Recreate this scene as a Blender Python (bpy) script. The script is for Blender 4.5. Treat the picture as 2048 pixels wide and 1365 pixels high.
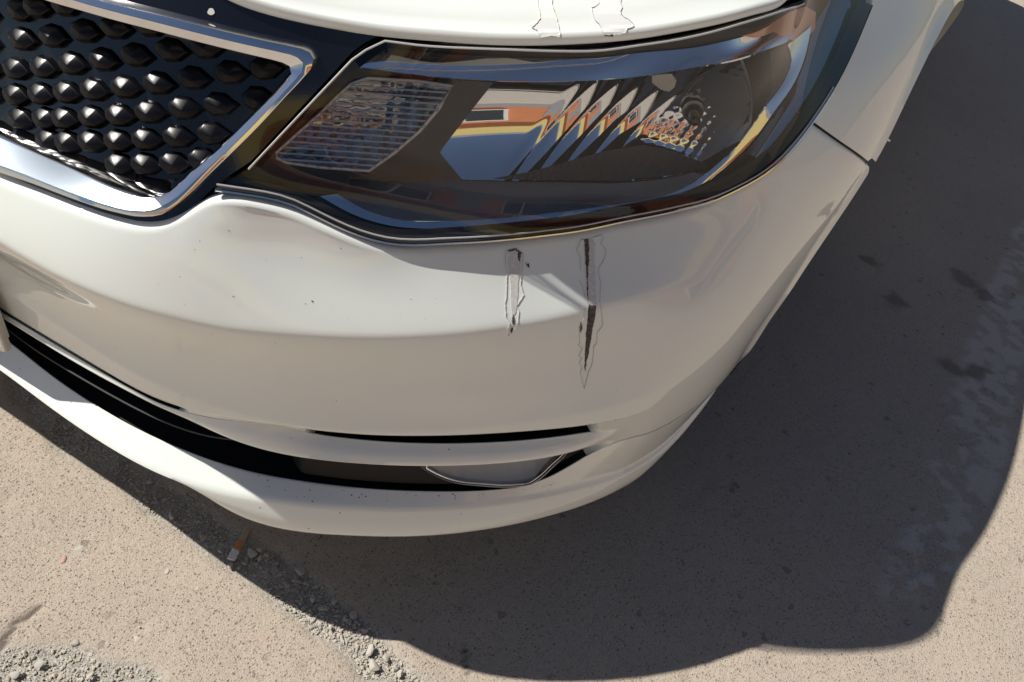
import bpy, math, random
import numpy as np
from mathutils import Vector, Matrix, Quaternion
from mathutils.geometry import delaunay_2d_cdt
from mathutils.bvhtree import BVHTree
for o in list(bpy.data.objects): bpy.data.objects.remove(o)
SC = bpy.context.scene; COL = SC.collection
# ------------------------------------------------------------------ camera
# metres; X across the car towards its left side, Y backwards along it, Z up
CAM = np.array([.822, -.363, 1.057]); YAW, PITCH, ROLL, FPX = 17.567, 43.321, 16.195, 1600.   # FPX: focal length for a 2048 px wide picture
def cam_axes():
    y, p, r = np.radians([YAW, PITCH, ROLL])
    f = np.array([-np.sin(y)*np.cos(p), np.cos(y)*np.cos(p), -np.sin(p)]); a = np.array([np.cos(y), np.sin(y), 0.]); u = np.cross(a, f)
    return f, np.cos(r)*a+np.sin(r)*u, -np.sin(r)*a+np.cos(r)*u
CF, CR, CU = cam_axes()
def project(P):
    d = np.asarray(P, float)-CAM; z = d@CF; return np.stack([1024+FPX*(d@CR)/z, 682.5-FPX*(d@CU)/z], -1)
def ray_dir(px):
    px = np.asarray(px, float); return CF+((px[...,0:1]-1024)*CR-(px[...,1:2]-682.5)*CU)/FPX
cd = bpy.data.cameras.new('camera'); cam = bpy.data.objects.new('camera', cd); COL.objects.link(cam)
cam.matrix_world = Matrix([[CR[0],CU[0],-CF[0],CAM[0]],[CR[1],CU[1],-CF[1],CAM[1]],[CR[2],CU[2],-CF[2],CAM[2]],[0,0,0,1]])
cd.sensor_width = 36; cd.lens = FPX/2048*36; cd.clip_start = .02; cd.clip_end = 2000
SC.camera = cam
# ------------------------------------------------------------------ sky, sun, exposure
SUN = np.array([-.735, -.236, 1.0]); SUN /= np.linalg.norm(SUN)
wd = bpy.data.worlds.new('World'); SC.world = wd; wd.use_nodes = True
nt = wd.node_tree; bg = nt.nodes['Background']; sky = nt.nodes.new('ShaderNodeTexSky'); sky.sky_type = 'NISHITA'; sky.sun_disc = False
sky.sun_elevation = math.asin(SUN[2]); sky.sun_rotation = math.atan2(SUN[0], SUN[1]); sky.altitude = 300; sky.air_density = 1.0; sky.dust_density = .7; sky.ozone_density = 2.0
nt.links.new(sky.outputs[0], bg.inputs[0]); bg.inputs[1].default_value = .05
sl = bpy.data.lights.new('sun', 'SUN'); sl.energy = 5.0; sl.angle = math.radians(.53); sl.color = (1, .955, .87)
sun = bpy.data.objects.new('sun', sl); COL.objects.link(sun); sun.rotation_euler = Vector(-SUN).to_track_quat('-Z', 'Y').to_euler(); sun.location = (-4, -1, 6)
SC.view_settings.view_transform = 'Standard'; SC.view_settings.look = 'None'; SC.view_settings.exposure = 0.2; SC.view_settings.gamma = 1
SC.render.engine = 'CYCLES'; SC.cycles.max_bounces = 10; SC.cycles.transparent_max_bounces = 16; SC.cycles.glossy_bounces = 6
# ------------------------------------------------------------------ car skin
# plan curve of the nose (X across, Y backwards), offset profile per height
XC = -0.09                                            # centre plane of the car
def spl(x, y):
    x = np.asarray(x, float); y = np.asarray(y, float); h = np.diff(x); d = np.diff(y)/h
    m = np.zeros_like(y); m[0] = d[0]; m[-1] = d[-1]
    for i in range(1, len(x)-1): m[i] = (h[i]*d[i-1]+h[i-1]*d[i])/(h[i]+h[i-1])
    def f(q):
        q = np.asarray(q, float); i = np.clip(np.searchsorted(x, q)-1, 0, len(x)-2); t = (q-x[i])/h[i]
        r = (2*t**3-3*t**2+1)*y[i]+(t**3-2*t**2+t)*h[i]*m[i]+(-2*t**3+3*t**2)*y[i+1]+(t**3-t**2)*h[i]*m[i+1]
        r = np.where(q < x[0], y[0]+m[0]*(q-x[0]), r)
        return np.where(q > x[-1], y[-1]+m[-1]*(q-x[-1]), r)
    return f
def smooth1(a, n):
    k = np.exp(-.5*(np.arange(-3*n, 3*n+1)/n)**2); k /= k.sum()
    p = np.r_[2*a[0]-a[3*n:0:-1], a, 2*a[-1]-a[-2:-3*n-2:-1]]
    return np.convolve(p, k, 'valid')
def sstep(a, b, x):
    t = np.clip((np.asarray(x, float)-a)/(b-a), 0, 1); return t*t*(3-2*t)
PL = np.array([(-.09,-.034),(.05,-.03),(.2,-.021),(.33,-.006),(.437,.02),(.535,.062),(.64,.13),(.735,.225),(.805,.33),(.845,.44),(.862,.57),(.868,.72),(.87,.9),(.87,1.3),(.87,1.7)])
_s = np.r_[0, np.cumsum(np.hypot(*np.diff(PL, axis=0).T))]
_u = np.linspace(0, _s[-1], 2000)
BX = smooth1(spl(_s, PL[:,0])(_u), 36); BY = smooth1(spl(_s, PL[:,1])(_u), 36)
BQ = np.r_[0, np.cumsum(np.hypot(np.diff(BX), np.diff(BY)))]
_tx, _ty = np.gradient(BX, BQ), np.gradient(BY, BQ); _l = np.hypot(_tx, _ty)
BNX, BNY = smooth1(_ty/_l, 8), smooth1(-_tx/_l, 8)
KZ = np.array([.16,.20,.24,.30,.36,.40,.46,.52,.57,.62,.70,.78,.86,.94,1.02])
KQ = np.array([0,.25,.45,.6,.75,.9,1.05,1.2,1.35,1.6,2.1])
KD = np.array([
 [-.05,-.045,-.040,-.034,-.040,-.030,-.012,.004,-.007,-.034,-.072,-.118,-.19,-.30,-.42],
 [-.05,-.045,-.040,-.034,-.038,-.028,-.012,.004,-.008,-.036,-.074,-.118,-.19,-.30,-.42],
 [-.03,-.025,-.020,-.022,-.016,-.010,-.002,.005,-.008,-.040,-.086,-.134,-.19,-.28,-.40],
 [-.03,-.025,-.022,-.018,-.013,-.012,-.014,-.022,-.050,-.088,-.116,-.152,-.185,-.26,-.38],
 [-.02,-.018,-.018,-.017,-.015,-.018,-.026,-.042,-.075,-.109,-.119,-.128,-.158,-.25,-.36],
 [-.016,-.013,-.014,-.013,-.012,-.017,-.029,-.051,-.087,-.119,-.122,-.108,-.124,-.22,-.30],
 [-.014,-.009,-.008,-.006,-.004,-.006,-.016,-.034,-.064,-.096,-.100,-.092,-.106,-.17,-.21],
 [-.014,-.008,-.004,-.001,.002,.002,-.002,-.011,-.022,-.038,-.074,-.106,-.130,-.155,-.19],
 [-.014,-.008,-.003,.002,.006,.009,.012,.014,.013,.007,-.026,-.078,-.115,-.14,-.18],
 [-.014,-.008,-.003,.004,.010,.014,.020,.026,.030,.030,.020,-.025,-.070,-.115,-.17],
 [-.014,-.008,-.003,.004,.012,.018,.026,.034,.040,.044,.040,.010,-.030,-.080,-.14]])
TQ = np.arange(0, 2.101, .005); TZ = np.arange(.16, 1.0201, .0025)
_a = np.array([spl(KZ, r)(TZ) for r in KD]).T                      # z x station
_a = np.array([spl(KQ, r)(TQ) for r in _a])                        # z x q
_a = np.array([smooth1(r, 6) for r in _a])
TD = np.array([smooth1(c, 5) for c in _a.T])                       # q x z
# character line: the upper face of the bumper breaks over a crease into the lower one
_zc = np.interp(TQ, [.31,.366,.464,.53,.595,.664,.739,.852,.965,1.1], [.5265,.521,.517,.514,.5165,.5185,.522,.5285,.540,.552])
_A = .29*(1-sstep(.93, 1.06, TQ)); _h = TZ[None]-_zc[:,None]; _h1, _h2, _g = -.13, .085, .022
_al = ((abs(_h1)-_g)/_h1-(_h2-_g)/_h2)/(_h1-_h2); _be = (_h2-_g)/_h2-_al*_h2
_w = np.clip((_h-_h1)/.03, 0, 1)*np.clip((_h2-_h)/.02, 0, 1)
_k = np.where((_h > _h1) & (_h < _h2), _al*_h**2+_be*_h+_g-np.sqrt(_h**2+.0018**2), 0)
_k = np.array([smooth1(r, 1) for r in _k]); TD = TD+_A[:,None]*_k
def dskin(q, z):
    q = np.asarray(q, float); z = np.asarray(z, float)
    a = np.clip((np.abs(q)-TQ[0])/.005, 0, len(TQ)-1.001); b = np.clip((z-TZ[0])/.0025, 0, len(TZ)-1.001)
    i = a.astype(int); j = b.astype(int); u = a-i; v = b-j
    def w(t): return np.stack([(-t+2*t*t-t**3)/2, (2-5*t*t+3*t**3)/2, (t+4*t*t-3*t**3)/2, (-t*t+t**3)/2])
    wu, wv = w(u), w(v); r = 0
    for k in range(4):
        for l in range(4):
            r = r+wu[k]*wv[l]*TD[np.clip(i+k-1,0,len(TQ)-1), np.clip(j+l-1,0,len(TZ)-1)]
    return r
def pos(q, d, z):
    """point from arc length q (negative: other side of the car), outward offset d and height z"""
    q = np.asarray(q, float); a = np.abs(q)
    x = np.interp(a, BQ, BX)+np.interp(a, BQ, BNX)*d; y = np.interp(a, BQ, BY)+np.interp(a, BQ, BNY)*d
    x = np.where(q < 0, 2*XC-x, x)
    return np.stack(np.broadcast_arrays(x, y, np.asarray(z, float)+0*q), -1)
def skin(q, z, off=0.): return pos(q, dskin(q, z)+off, z)
def skin_n(q, z):
    e = 2e-3; a = skin(q+e, z)-skin(q-e, z); b = skin(q, z+e)-skin(q, z-e)
    n = np.cross(a, b); return n/np.linalg.norm(n, axis=-1, keepdims=True)
# camera rays: a photo pixel gives a direction, the skin gives the distance
_gq, _gz = np.meshgrid(np.arange(.02, 2.0, .01), np.arange(.20, .935, .006), indexing='ij')
_gp = skin(_gq.ravel(), _gz.ravel()); _gn = skin_n(_gq.ravel(), _gz.ravel())
_vis = ((_gp-CAM)*_gn).sum(-1) < 0
_gp = _gp[_vis]; _gqv = _gq.ravel()[_vis]; _gzv = _gz.ravel()[_vis]; _gpx = project(_gp)
def on_skin(px, off=0.):
    """(q, z, point, normal) where the view rays of these pixels meet the skin pushed out by off"""
    px = np.atleast_2d(np.asarray(px, float)); d = ray_dir(px); q = np.empty(len(px)); z = np.empty(len(px))
    for s in range(0, len(px), 2000):
        k = ((px[s:s+2000,None,:]-_gpx[None])**2).sum(-1).argmin(1); q[s:s+2000] = _gqv[k]; z[s:s+2000] = _gzv[k]
    t = np.linalg.norm(skin(q, z)-CAM, axis=-1)/np.linalg.norm(d, axis=-1); e = 1e-3
    for it in range(14):
        f = skin(q, z, off)-CAM-d*t[:,None]
        J = np.stack([(skin(q+e, z, off)-skin(q-e, z, off))/(2*e), (skin(q, z+e, off)-skin(q, z-e, off))/(2*e), -d], -1)
        st = np.linalg.solve(J, -f[...,None])[...,0]; st[:,:2] = np.clip(st[:,:2], -.03, .03)
        q = np.clip(q+st[:,0], .002, 2.09); z = np.clip(z+st[:,1], .165, 1.0); t = t+st[:,2]
    return q, z, skin(q, z, off), skin_n(q, z)
def at_height(px, z):
    d = ray_dir(px); t = (np.asarray(z, float)-CAM[2])/d[...,2]; return CAM+d*t[...,None]
def plan_qd(p):
    d2 = (p[:,0:1]-BX)**2+(p[:,1:2]-BY)**2; i = d2.argmin(1)
    return BQ[i], (p[:,0]-BX[i])*BNX[i]+(p[:,1]-BY[i])*BNY[i]
# ------------------------------------------------------------------ helpers
random.seed(5); RNG = np.random.default_rng(5)
def finish(me, smooth=True, sharp=35):
    if smooth:
        me.polygons.foreach_set('use_smooth', [True]*len(me.polygons)); me.set_sharp_from_angle(angle=math.radians(sharp))
    me.update(); return me
def mk(name, verts, faces, mats, parent=None, smooth=True, sharp=35, mi=None):
    me = bpy.data.meshes.new(name)
    me.from_pydata([tuple(map(float, v)) for v in verts], [], [tuple(int(i) for i in f) for f in faces])
    for m in (mats if isinstance(mats, (list, tuple)) else [mats]): me.materials.append(m)
    if mi is not None: me.polygons.foreach_set('material_index', np.asarray(mi, dtype=np.int32))
    finish(me, smooth, sharp)
    o = bpy.data.objects.new(name, me); COL.objects.link(o); o.parent = parent; return o
def empty(name, loc=(0,0,0), parent=None):
    o = bpy.data.objects.new(name, None); o.empty_display_size = .1; COL.objects.link(o); o.location = loc; o.parent = parent; return o
def tag(o, label=None, cat=None, group=None, kind=None):
    for k, v in (('label', label), ('category', cat), ('group', group), ('kind', kind)):
        if v: o[k] = v
    return o
def grid_faces(nu, nv, close_u=False):
    f = []
    for i in range(nu if close_u else nu-1):
        for j in range(nv-1):
            a = i*nv+j; b = ((i+1) % nu)*nv+j; f.append((a, b, b+1, a+1))
    return f
def flip(fs): return [tuple(reversed(f)) for f in fs]
def inside(pt, poly):
    x, y = pt[:,0], pt[:,1]; r = np.zeros(len(pt), bool); n = len(poly)
    for i in range(n):
        x0, y0 = poly[i]; x1, y1 = poly[(i+1) % n]
        c = ((y0 > y) != (y1 > y)); xi = x0+(y-y0)*(x1-x0)/((y1-y0) if y1 != y0 else 1e-12); r ^= c & (x < xi)
    return r
def dens(poly, step, closed=True):
    p = np.asarray(poly, float); out = []
    n = len(p)
    for i in range(n if closed else n-1):
        a, b = p[i], p[(i+1) % n]; k = max(1, int(math.ceil(np.linalg.norm(b-a)/step)))
        for t in range(k): out.append(a+(b-a)*t/k)
    if not closed: out.append(p[-1])
    return np.array(out)
def curve(pts, n=8, closed=False):
    """round a traced polyline with a centripetal-like spline"""
    p = np.asarray(pts, float); s = np.r_[0, np.cumsum(np.linalg.norm(np.diff(p, axis=0), axis=1)+1e-9)]
    u = np.linspace(0, s[-1], n*(len(p)-1)+1); return np.stack([spl(s, p[:,k])(u) for k in range(p.shape[1])], -1)
def cdt(poly, step, holes=()):
    """triangles of a polygon with inner points: 2-D verts, faces, outline loops"""
    loops = [dens(poly, step)]+[dens(h, step) for h in holes]
    V = np.concatenate(loops); E = []; o = 0
    for l in loops: E += [(o+i, o+(i+1) % len(l)) for i in range(len(l))]; o += len(l)
    lo, hi = V.min(0), V.max(0); gx = np.arange(lo[0]+step*.5, hi[0], step); gy = np.arange(lo[1]+step*.5, hi[1], step*.9)
    G = np.array([(x+(step*.5 if k % 2 else 0), y) for k, y in enumerate(gy) for x in gx])
    if len(G):
        m = inside(G, loops[0])
        for h in loops[1:]: m &= ~inside(G, h)
        G = G[m]
        if len(G):
            keep = np.ones(len(G), bool)
            for s in range(0, len(G), 1500): keep[s:s+1500] = (((G[s:s+1500,None]-V[None])**2).sum(-1).min(1) > (step*.45)**2)
            G = G[keep]
    A = np.concatenate([V, G]) if len(G) else V
    r = delaunay_2d_cdt([Vector((float(a), float(b))) for a, b in A], E, [], 0, 1e-7)
    v2 = np.array([tuple(v) for v in r[0]]); fs = [tuple(f) for f in r[2]]
    c = np.array([v2[list(f)].mean(0) for f in fs]); m = inside(c, loops[0])
    for h in loops[1:]: m &= ~inside(c, h)
    fs = [f for f, k in zip(fs, m) if k]
    # orient counter-clockwise
    out = []
    for f in fs:
        a, b, c_ = v2[f[0]], v2[f[1]], v2[f[2]]
        out.append(f if (b[0]-a[0])*(c_[1]-a[1])-(b[1]-a[1])*(c_[0]-a[0]) > 0 else tuple(reversed(f)))
    used = sorted({i for f in out for i in f}); mp = {u: k for k, u in enumerate(used)}
    return v2[used], [tuple(mp[i] for i in f) for f in out]
def boundary(fs):
    e = {}
    for f in fs:
        for i in range(len(f)):
            a, b = f[i], f[(i+1) % len(f)]; e[(a, b)] = 1
    return [(a, b) for a, b in e if (b, a) not in e]
def thicken(P, fs, back):
    """shell from a sheet: P front points, back = points behind them"""
    n = len(P); V = np.concatenate([P, back]); F = list(fs)+[tuple(n+i for i in reversed(f)) for f in fs]
    for a, b in boundary(fs): F.append((b, a, n+a, n+b))
    return V, F
def patch(name, poly, off, mat, parent, step=.008, thick=.003, holes=(), sharp=35, mirror=False):
    """plate lying on the car skin; poly in (q, z), off = outward offset (number or function of q, z)"""
    v, f = cdt(poly, step, holes); q, z = v[:,0], v[:,1]
    o = off(q, z) if callable(off) else np.full(len(q), float(off))
    sg = -1 if mirror else 1
    P = skin(q, z, o); B = skin(q, z, o)-skin_n(q, z)*thick
    if mirror:
        P[:,0] = 2*XC-P[:,0]; B[:,0] = 2*XC-B[:,0]; f = flip(f)
    V, F = thicken(P, f, B); return mk(name, V, F, mat, parent, sharp=sharp)
def qz(px, off=0.):
    q, z, p, n = on_skin(px, off); return np.stack([q, z], -1)
def ribbon(name, A, B, mat, parent, rows=5, bow=0., thick=.002, back=None):
    """strip between two 3-D polylines with the same number of points, bowed outwards a little"""
    A = np.asarray(A); B = np.asarray(B); n = len(A); t = np.linspace(0, 1, rows)
    T = np.gradient(A, axis=0); W = B-A; N = np.cross(T, W); N /= np.linalg.norm(N, axis=1, keepdims=True)+1e-12
    if ((A-CAM)*N).sum() > 0: N = -N
    G = A[:,None]+W[:,None]*t[None,:,None]+N[:,None]*(bow*4*t*(1-t))[None,:,None]
    P = G.reshape(-1, 3); Bk = (G-N[:,None]*thick).reshape(-1, 3); f = grid_faces(n, rows)
    a, b, c = P[f[0][0]], P[f[0][1]], P[f[0][2]]
    if np.dot(np.cross(b-a, c-a), N[0]) < 0: f = flip(f)
    V, F = thicken(P, f, Bk); return mk(name, V, F, mat, parent)
def tube(pts, r, n=6, caps=True):
    p = np.asarray(pts, float); m = len(p); r = np.broadcast_to(np.asarray(r, float), (m,)); T = np.gradient(p, axis=0); T /= np.linalg.norm(T, axis=1, keepdims=True)+1e-12
    ref = np.array([0,0,1.]) if abs(T[0,2]) < .9 else np.array([1.,0,0]); V = []
    for i in range(m):
        a = np.cross(T[i], ref); a /= np.linalg.norm(a)+1e-12; b = np.cross(a, T[i])
        for k in range(n): w = 2*math.pi*k/n; V.append(p[i]+r[i]*(math.cos(w)*a+math.sin(w)*b))
    F = [(i*n+k, i*n+(k+1) % n, (i+1)*n+(k+1) % n, (i+1)*n+k) for i in range(m-1) for k in range(n)]
    if caps: F += [tuple(range(n-1, -1, -1)), tuple((m-1)*n+k for k in range(n))]
    return V, F
class MB:
    def __init__(s): s.v = []; s.f = []; s.m = []
    def add(s, V, F, m=0):
        o = len(s.v); s.v += [tuple(x) for x in V]; s.f += [tuple(i+o for i in f) for f in F]; s.m += [m]*len(F); return s
    def box(s, c, h, m=0, R=None):
        P = np.array([(x, y, z) for x in (-1, 1) for y in (-1, 1) for z in (-1, 1)])*np.array(h)
        if R is not None: P = P@np.array(R).T
        return s.add(P+np.array(c), [(0,1,3,2),(4,6,7,5),(0,4,5,1),(2,3,7,6),(0,2,6,4),(1,5,7,3)], m)
    def build(s, name, mats, parent=None, smooth=False, sharp=35): return mk(name, s.v, s.f, mats, parent, smooth, sharp, s.m)
# ------------------------------------------------------------------ materials
def mat(name, col=(.5,.5,.5), rough=.5, metal=0., coat=0., coat_rough=.03, spec=.5, noise=None, bump=None):
    m = bpy.data.materials.new(name); m.use_nodes = True; nt = m.node_tree; b = nt.nodes['Principled BSDF']
    b.inputs['Base Color'].default_value = (*col, 1); b.inputs['Roughness'].default_value = rough; b.inputs['Metallic'].default_value = metal
    b.inputs['Coat Weight'].default_value = coat; b.inputs['Coat Roughness'].default_value = coat_rough; b.inputs['Specular IOR Level'].default_value = spec
    tc = nt.nodes.new('ShaderNodeTexCoord')
    if noise:                                              # (scale, amount, dark colour)
        n = nt.nodes.new('ShaderNodeTexNoise'); n.inputs['Scale'].default_value = noise[0]; n.inputs['Detail'].default_value = 6
        nt.links.new(tc.outputs['Object'], n.inputs['Vector'])
        r = nt.nodes.new('ShaderNodeMapRange'); r.inputs[1].default_value = .45; r.inputs[2].default_value = .75; r.inputs[4].default_value = noise[1]
        nt.links.new(n.outputs[0], r.inputs[0])
        x = nt.nodes.new('ShaderNodeMix'); x.data_type = 'RGBA'; x.inputs['A'].default_value = (*col, 1); x.inputs['B'].default_value = (*noise[2], 1)
        nt.links.new(r.outputs[0], x.inputs['Factor']); nt.links.new(x.outputs['Result'], b.inputs['Base Color'])
    if bump:                                               # (scale, strength, distance)
        n = nt.nodes.new('ShaderNodeTexNoise'); n.inputs['Scale'].default_value = bump[0]; n.inputs['Detail'].default_value = 4
        nt.links.new(tc.outputs['Object'], n.inputs['Vector'])
        u = nt.nodes.new('ShaderNodeBump'); u.inputs['Strength'].default_value = bump[1]; u.inputs['Distance'].default_value = bump[2]
        nt.links.new(n.outputs[0], u.inputs['Height']); nt.links.new(u.outputs[0], b.inputs['Normal'])
    return m
def clear_mat(name, tint=(1,1,1), ior=1.5, rough=.01, trans=1.0):
    m = bpy.data.materials.new(name); m.use_nodes = True; nt = m.node_tree
    for n in list(nt.nodes): nt.nodes.remove(n)
    o = nt.nodes.new('ShaderNodeOutputMaterial'); mx = nt.nodes.new('ShaderNodeMixShader'); t = nt.nodes.new('ShaderNodeBsdfTransparent'); g = nt.nodes.new('ShaderNodeBsdfGlossy'); fr = nt.nodes.new('ShaderNodeFresnel')
    t.inputs[0].default_value = (*tint, 1); g.inputs['Roughness'].default_value = rough; fr.inputs[0].default_value = ior
    ge = nt.nodes.new('ShaderNodeNewGeometry'); iv = nt.nodes.new('ShaderNodeMath'); iv.operation = 'SUBTRACT'; iv.inputs[0].default_value = 1; mu = nt.nodes.new('ShaderNodeMath'); mu.operation = 'MULTIPLY'
    nt.links.new(ge.outputs['Backfacing'], iv.inputs[1]); nt.links.new(iv.outputs[0], mu.inputs[0]); nt.links.new(fr.outputs[0], mu.inputs[1]); nt.links.new(mu.outputs[0], mx.inputs[0]);   # the shell mirrors on its outer face only
    nt.links.new(t.outputs[0], mx.inputs[1]); nt.links.new(g.outputs[0], mx.inputs[2]); nt.links.new(mx.outputs[0], o.inputs[0]); return m
M = dict(
 paint=mat('white_paint', (.80,.845,.81), .45, 0, 1.0, .012, .4, noise=(7., .12, (.76,.76,.71))),
 black_gloss=mat('black_gloss', (.006,.006,.009), .12, 0, .6, .02, bump=(900., .03, .001)),
 stud=mat('stud_black', (.004,.004,.006), .28, 0, 0., .03, .26),
 black_plastic=mat('black_plastic', (.012,.012,.014), .45, bump=(1500., .15, .0006)),
 intake=mat('intake_plastic', (.005,.005,.006), .6),
 rubber=mat('rubber_seal', (.012,.012,.012), .55),
 chrome=mat('chrome', (.80,.80,.82), .07, 1.0, noise=(40., .25, (.55,.54,.55))),
 satin=mat('satin_chrome', (.74,.82,.87), .20, 1.0, bump=(2600., .10, .0004)),
 mirror=mat('lamp_mirror', (.86,.86,.88), .02, 1.0),
 silver=mat('lamp_silver_paint', (.62,.62,.63), .42, .55, bump=(2400., .25, .0005)),
 dark_bezel=mat('lamp_bezel', (.016,.016,.019), .22, 0, .2),
 lens=clear_mat('lens_clear', (.94,.95,.96), 1.46, .01),
 ribbed=clear_mat('ribbed_clear', (.80,.80,.80), 1.6, .05),
 amber=mat('amber_plate', (.62,.19,.08), .25, .2, .5),
 sky_tint=mat('sky_tint_metal', (.42,.50,.53), .10, 1.0),
 rib=mat('rib_plastic', (.55,.55,.55), .18, .5),
 tyre=mat('tyre_rubber', (.014,.014,.015), .75, bump=(400., .3, .001)),
 rim=mat('rim_paint', (.45,.46,.47), .3, .8),
 glass=mat('dark_glass', (.02,.025,.025), .05, 0, .5),
 scratch=mat('scuff_dark', (.055,.042,.038), .8, noise=(330., .9, (.19,.165,.155))),
 scuff=mat('scuff_grey', (.60,.60,.58), .6, noise=(300., .9, (.77,.785,.75))),
 film=mat('bare_primer', (.80,.815,.80), .5, spec=.3),
 outline=mat('torn_edge', (.58,.57,.55), .8),
 plate_frame=mat('plate_frame_plastic', (.50,.49,.44), .45),
 plate=mat('plate_white', (.72,.72,.70), .5),
 dirt=mat('dirt_speck', (.025,.02,.016), .9),
)
# ------------------------------------------------------------------ the car
car = empty('car', (XC, 0, 0))
tag(car, 'white car with scraped front corner, black studded grille and clear headlight', 'car')
class _Car:                                                # parts are modelled in world space, so undo the parent offset
    pass
def own(o):
    o.matrix_parent_inverse = Matrix.Translation((-XC, 0, 0)) if o.parent is car else Matrix.Identity(4); return o
_mk = mk
def mk(name, verts, faces, mats, parent=None, smooth=True, sharp=35, mi=None):
    o = _mk(name, verts, faces, mats, parent, smooth, sharp, mi)
    if parent is not None:
        p = parent
        while p.parent: p = p.parent
        if p is car and parent is car: o.matrix_parent_inverse = Matrix.Translation((-XC, 0, 0))
    return o
def part(name, parent=None):
    o = empty(name, (0,0,0), parent or car)
    if (parent or car) is car: o.matrix_parent_inverse = Matrix.Translation((-XC, 0, 0))
    return o
def trace(px, z, lo=None, hi=None, sm=10):
    """d(q) of a line traced in the photo whose height is known"""
    p = np.array(px, float); z = np.broadcast_to(np.asarray(z, float), (len(p),)); w = at_height(p, z); q, d = plan_qd(w)
    k = np.argsort(q); q, d, z = q[k], d[k], z[k]
    if lo: q = np.r_[lo[0], q]; d = np.r_[lo[1], d]
    if hi: q = np.r_[q, [h[0] for h in hi]]; d = np.r_[d, [h[1] for h in hi]]
    u = np.arange(0, 1.6, .004); v = smooth1(np.interp(u, q, d), sm); return lambda x: np.interp(np.abs(x), u, v)
def tab(q, v, sm=8):
    u = np.arange(0, 1.6, .004); w = smooth1(np.interp(u, q, v), sm); return lambda x: np.interp(np.abs(x), u, w)
T_PX = [(0,355),(110,399),(198,432),(264,449),(308,452),(352,441),(385,417),(402,400),(447,399),(504,410),(559,421),(592,432),(636,452),(680,472),(724,487),(767,497),(800,499),(879,491),(982,485),(1153,464),(1238,446),(1340,428),(1410,408),(1513,358),(1575,303),(1623,244)]
TQZ = qz(T_PX); SEAM = qz([(1623,244),(1680,285),(1735,325)])
_u = np.arange(0, 1.6, .002)
_zt = np.interp(_u, np.r_[0, TQZ[:,0], SEAM[1:,0], 1.6], np.r_[.594, TQZ[:,1], SEAM[1:,1], .50])
_zs = smooth1(_zt, 5); _zt = np.where(np.abs(_u-TQZ[-1,0]) < .02, _zt, _zs)
zT = lambda q: np.interp(np.abs(q), _u, _zt)
SQ = TQZ[-1,0]
ARC_Y, ARC_Z, ARC_R = 1.01, .30, .43
def q_of_y(y): return np.interp(y, BY[600:], BQ[600:])
def arch_q(z): return q_of_y(ARC_Y-np.sqrt(np.maximum(ARC_R**2-(z-ARC_Z)**2, 1e-6)))
# --- lower feature lines
d_crest = tab([0,.18,.30,.42,.50,.567,.68,.78,.9,1.0,1.1,1.2,1.5], [-.034,-.029,-.014,-.003,-.003,-.009,-.018,-.020,-.018,-.013,-.009,-.012,-.014])
z_bot = tab([0,.455,.487,.519,.543,.575,1.6], [.232,.232,.216,.204,.197,.194,.194], 2)
d_bot = tab([0,.18,.40,.455,.487,.519,.574,.614,.665,.725,.821,.926,1.008,1.101,1.2,1.5], [-.05,-.045,-.018,-.010,-.006,-.004,-.003,-.004,-.008,-.010,-.012,-.012,-.010,-.008,-.016,-.024], 4)
z_lin = tab([0,.45,.55,.88,.92,.965,1.0,1.6], [.262,.262,.255,.255,.268,.305,.33,.33], 3)
d_lin = trace([(28,688),(86,743),(172,801),(241,843),(310,877),(379,908),(482,939),(570,957),(700,975),(850,982),(1000,980),(1060,974)], [.262]*6+[.258]+[.255]*5, lo=(0,-.06), hi=[(.93,-.030),(.97,-.024),(1.04,-.009),(1.12,-.004),(1.3,-.001),(1.6,.002)])
z_st = tab([0,.43,.60,1.6], [.356,.356,.3865,.3865], 8)
z_bb = tab([0,.44,.50,.56,.93,.965,1.6], [.338,.338,.336,.335,.335,.340,.345], 5)
d_bb = trace([(0,632),(102,699),(205,759),(300,802),(375,839),(500,898),(600,918),(700,928),(800,933),(850,934),(950,931),(1050,925),(1130,912),(1175,900),(1200,885)], [.338]*5+[.336]+[.335]*9, lo=(0,-.035), hi=[(1.05,-.006),(1.6,0)])
z_sb = tab([0,.44,.50,.56,.62,1.6], [.349,.350,.358,.366,.357,.357], 3)
d_sb = trace([(0,623),(88,677),(220,755),(375,836),(645,868),(690,878),(750,883),(850,887),(950,886),(1050,881),(1198,860)], [.349]*3+[.352]+[.357]+[.357]*6, lo=(0,-.03), hi=[(1.05,-.006),(1.6,0)])
d_st = trace([(0,614),(206,737),(330,810),(628,860),(700,868),(850,870),(1000,864),(1100,857),(1202,847)], [.356]*3+[.385]*6, lo=(0,-.040), hi=[(1.05,-.006),(1.3,.006),(1.6,.010)])
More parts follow.
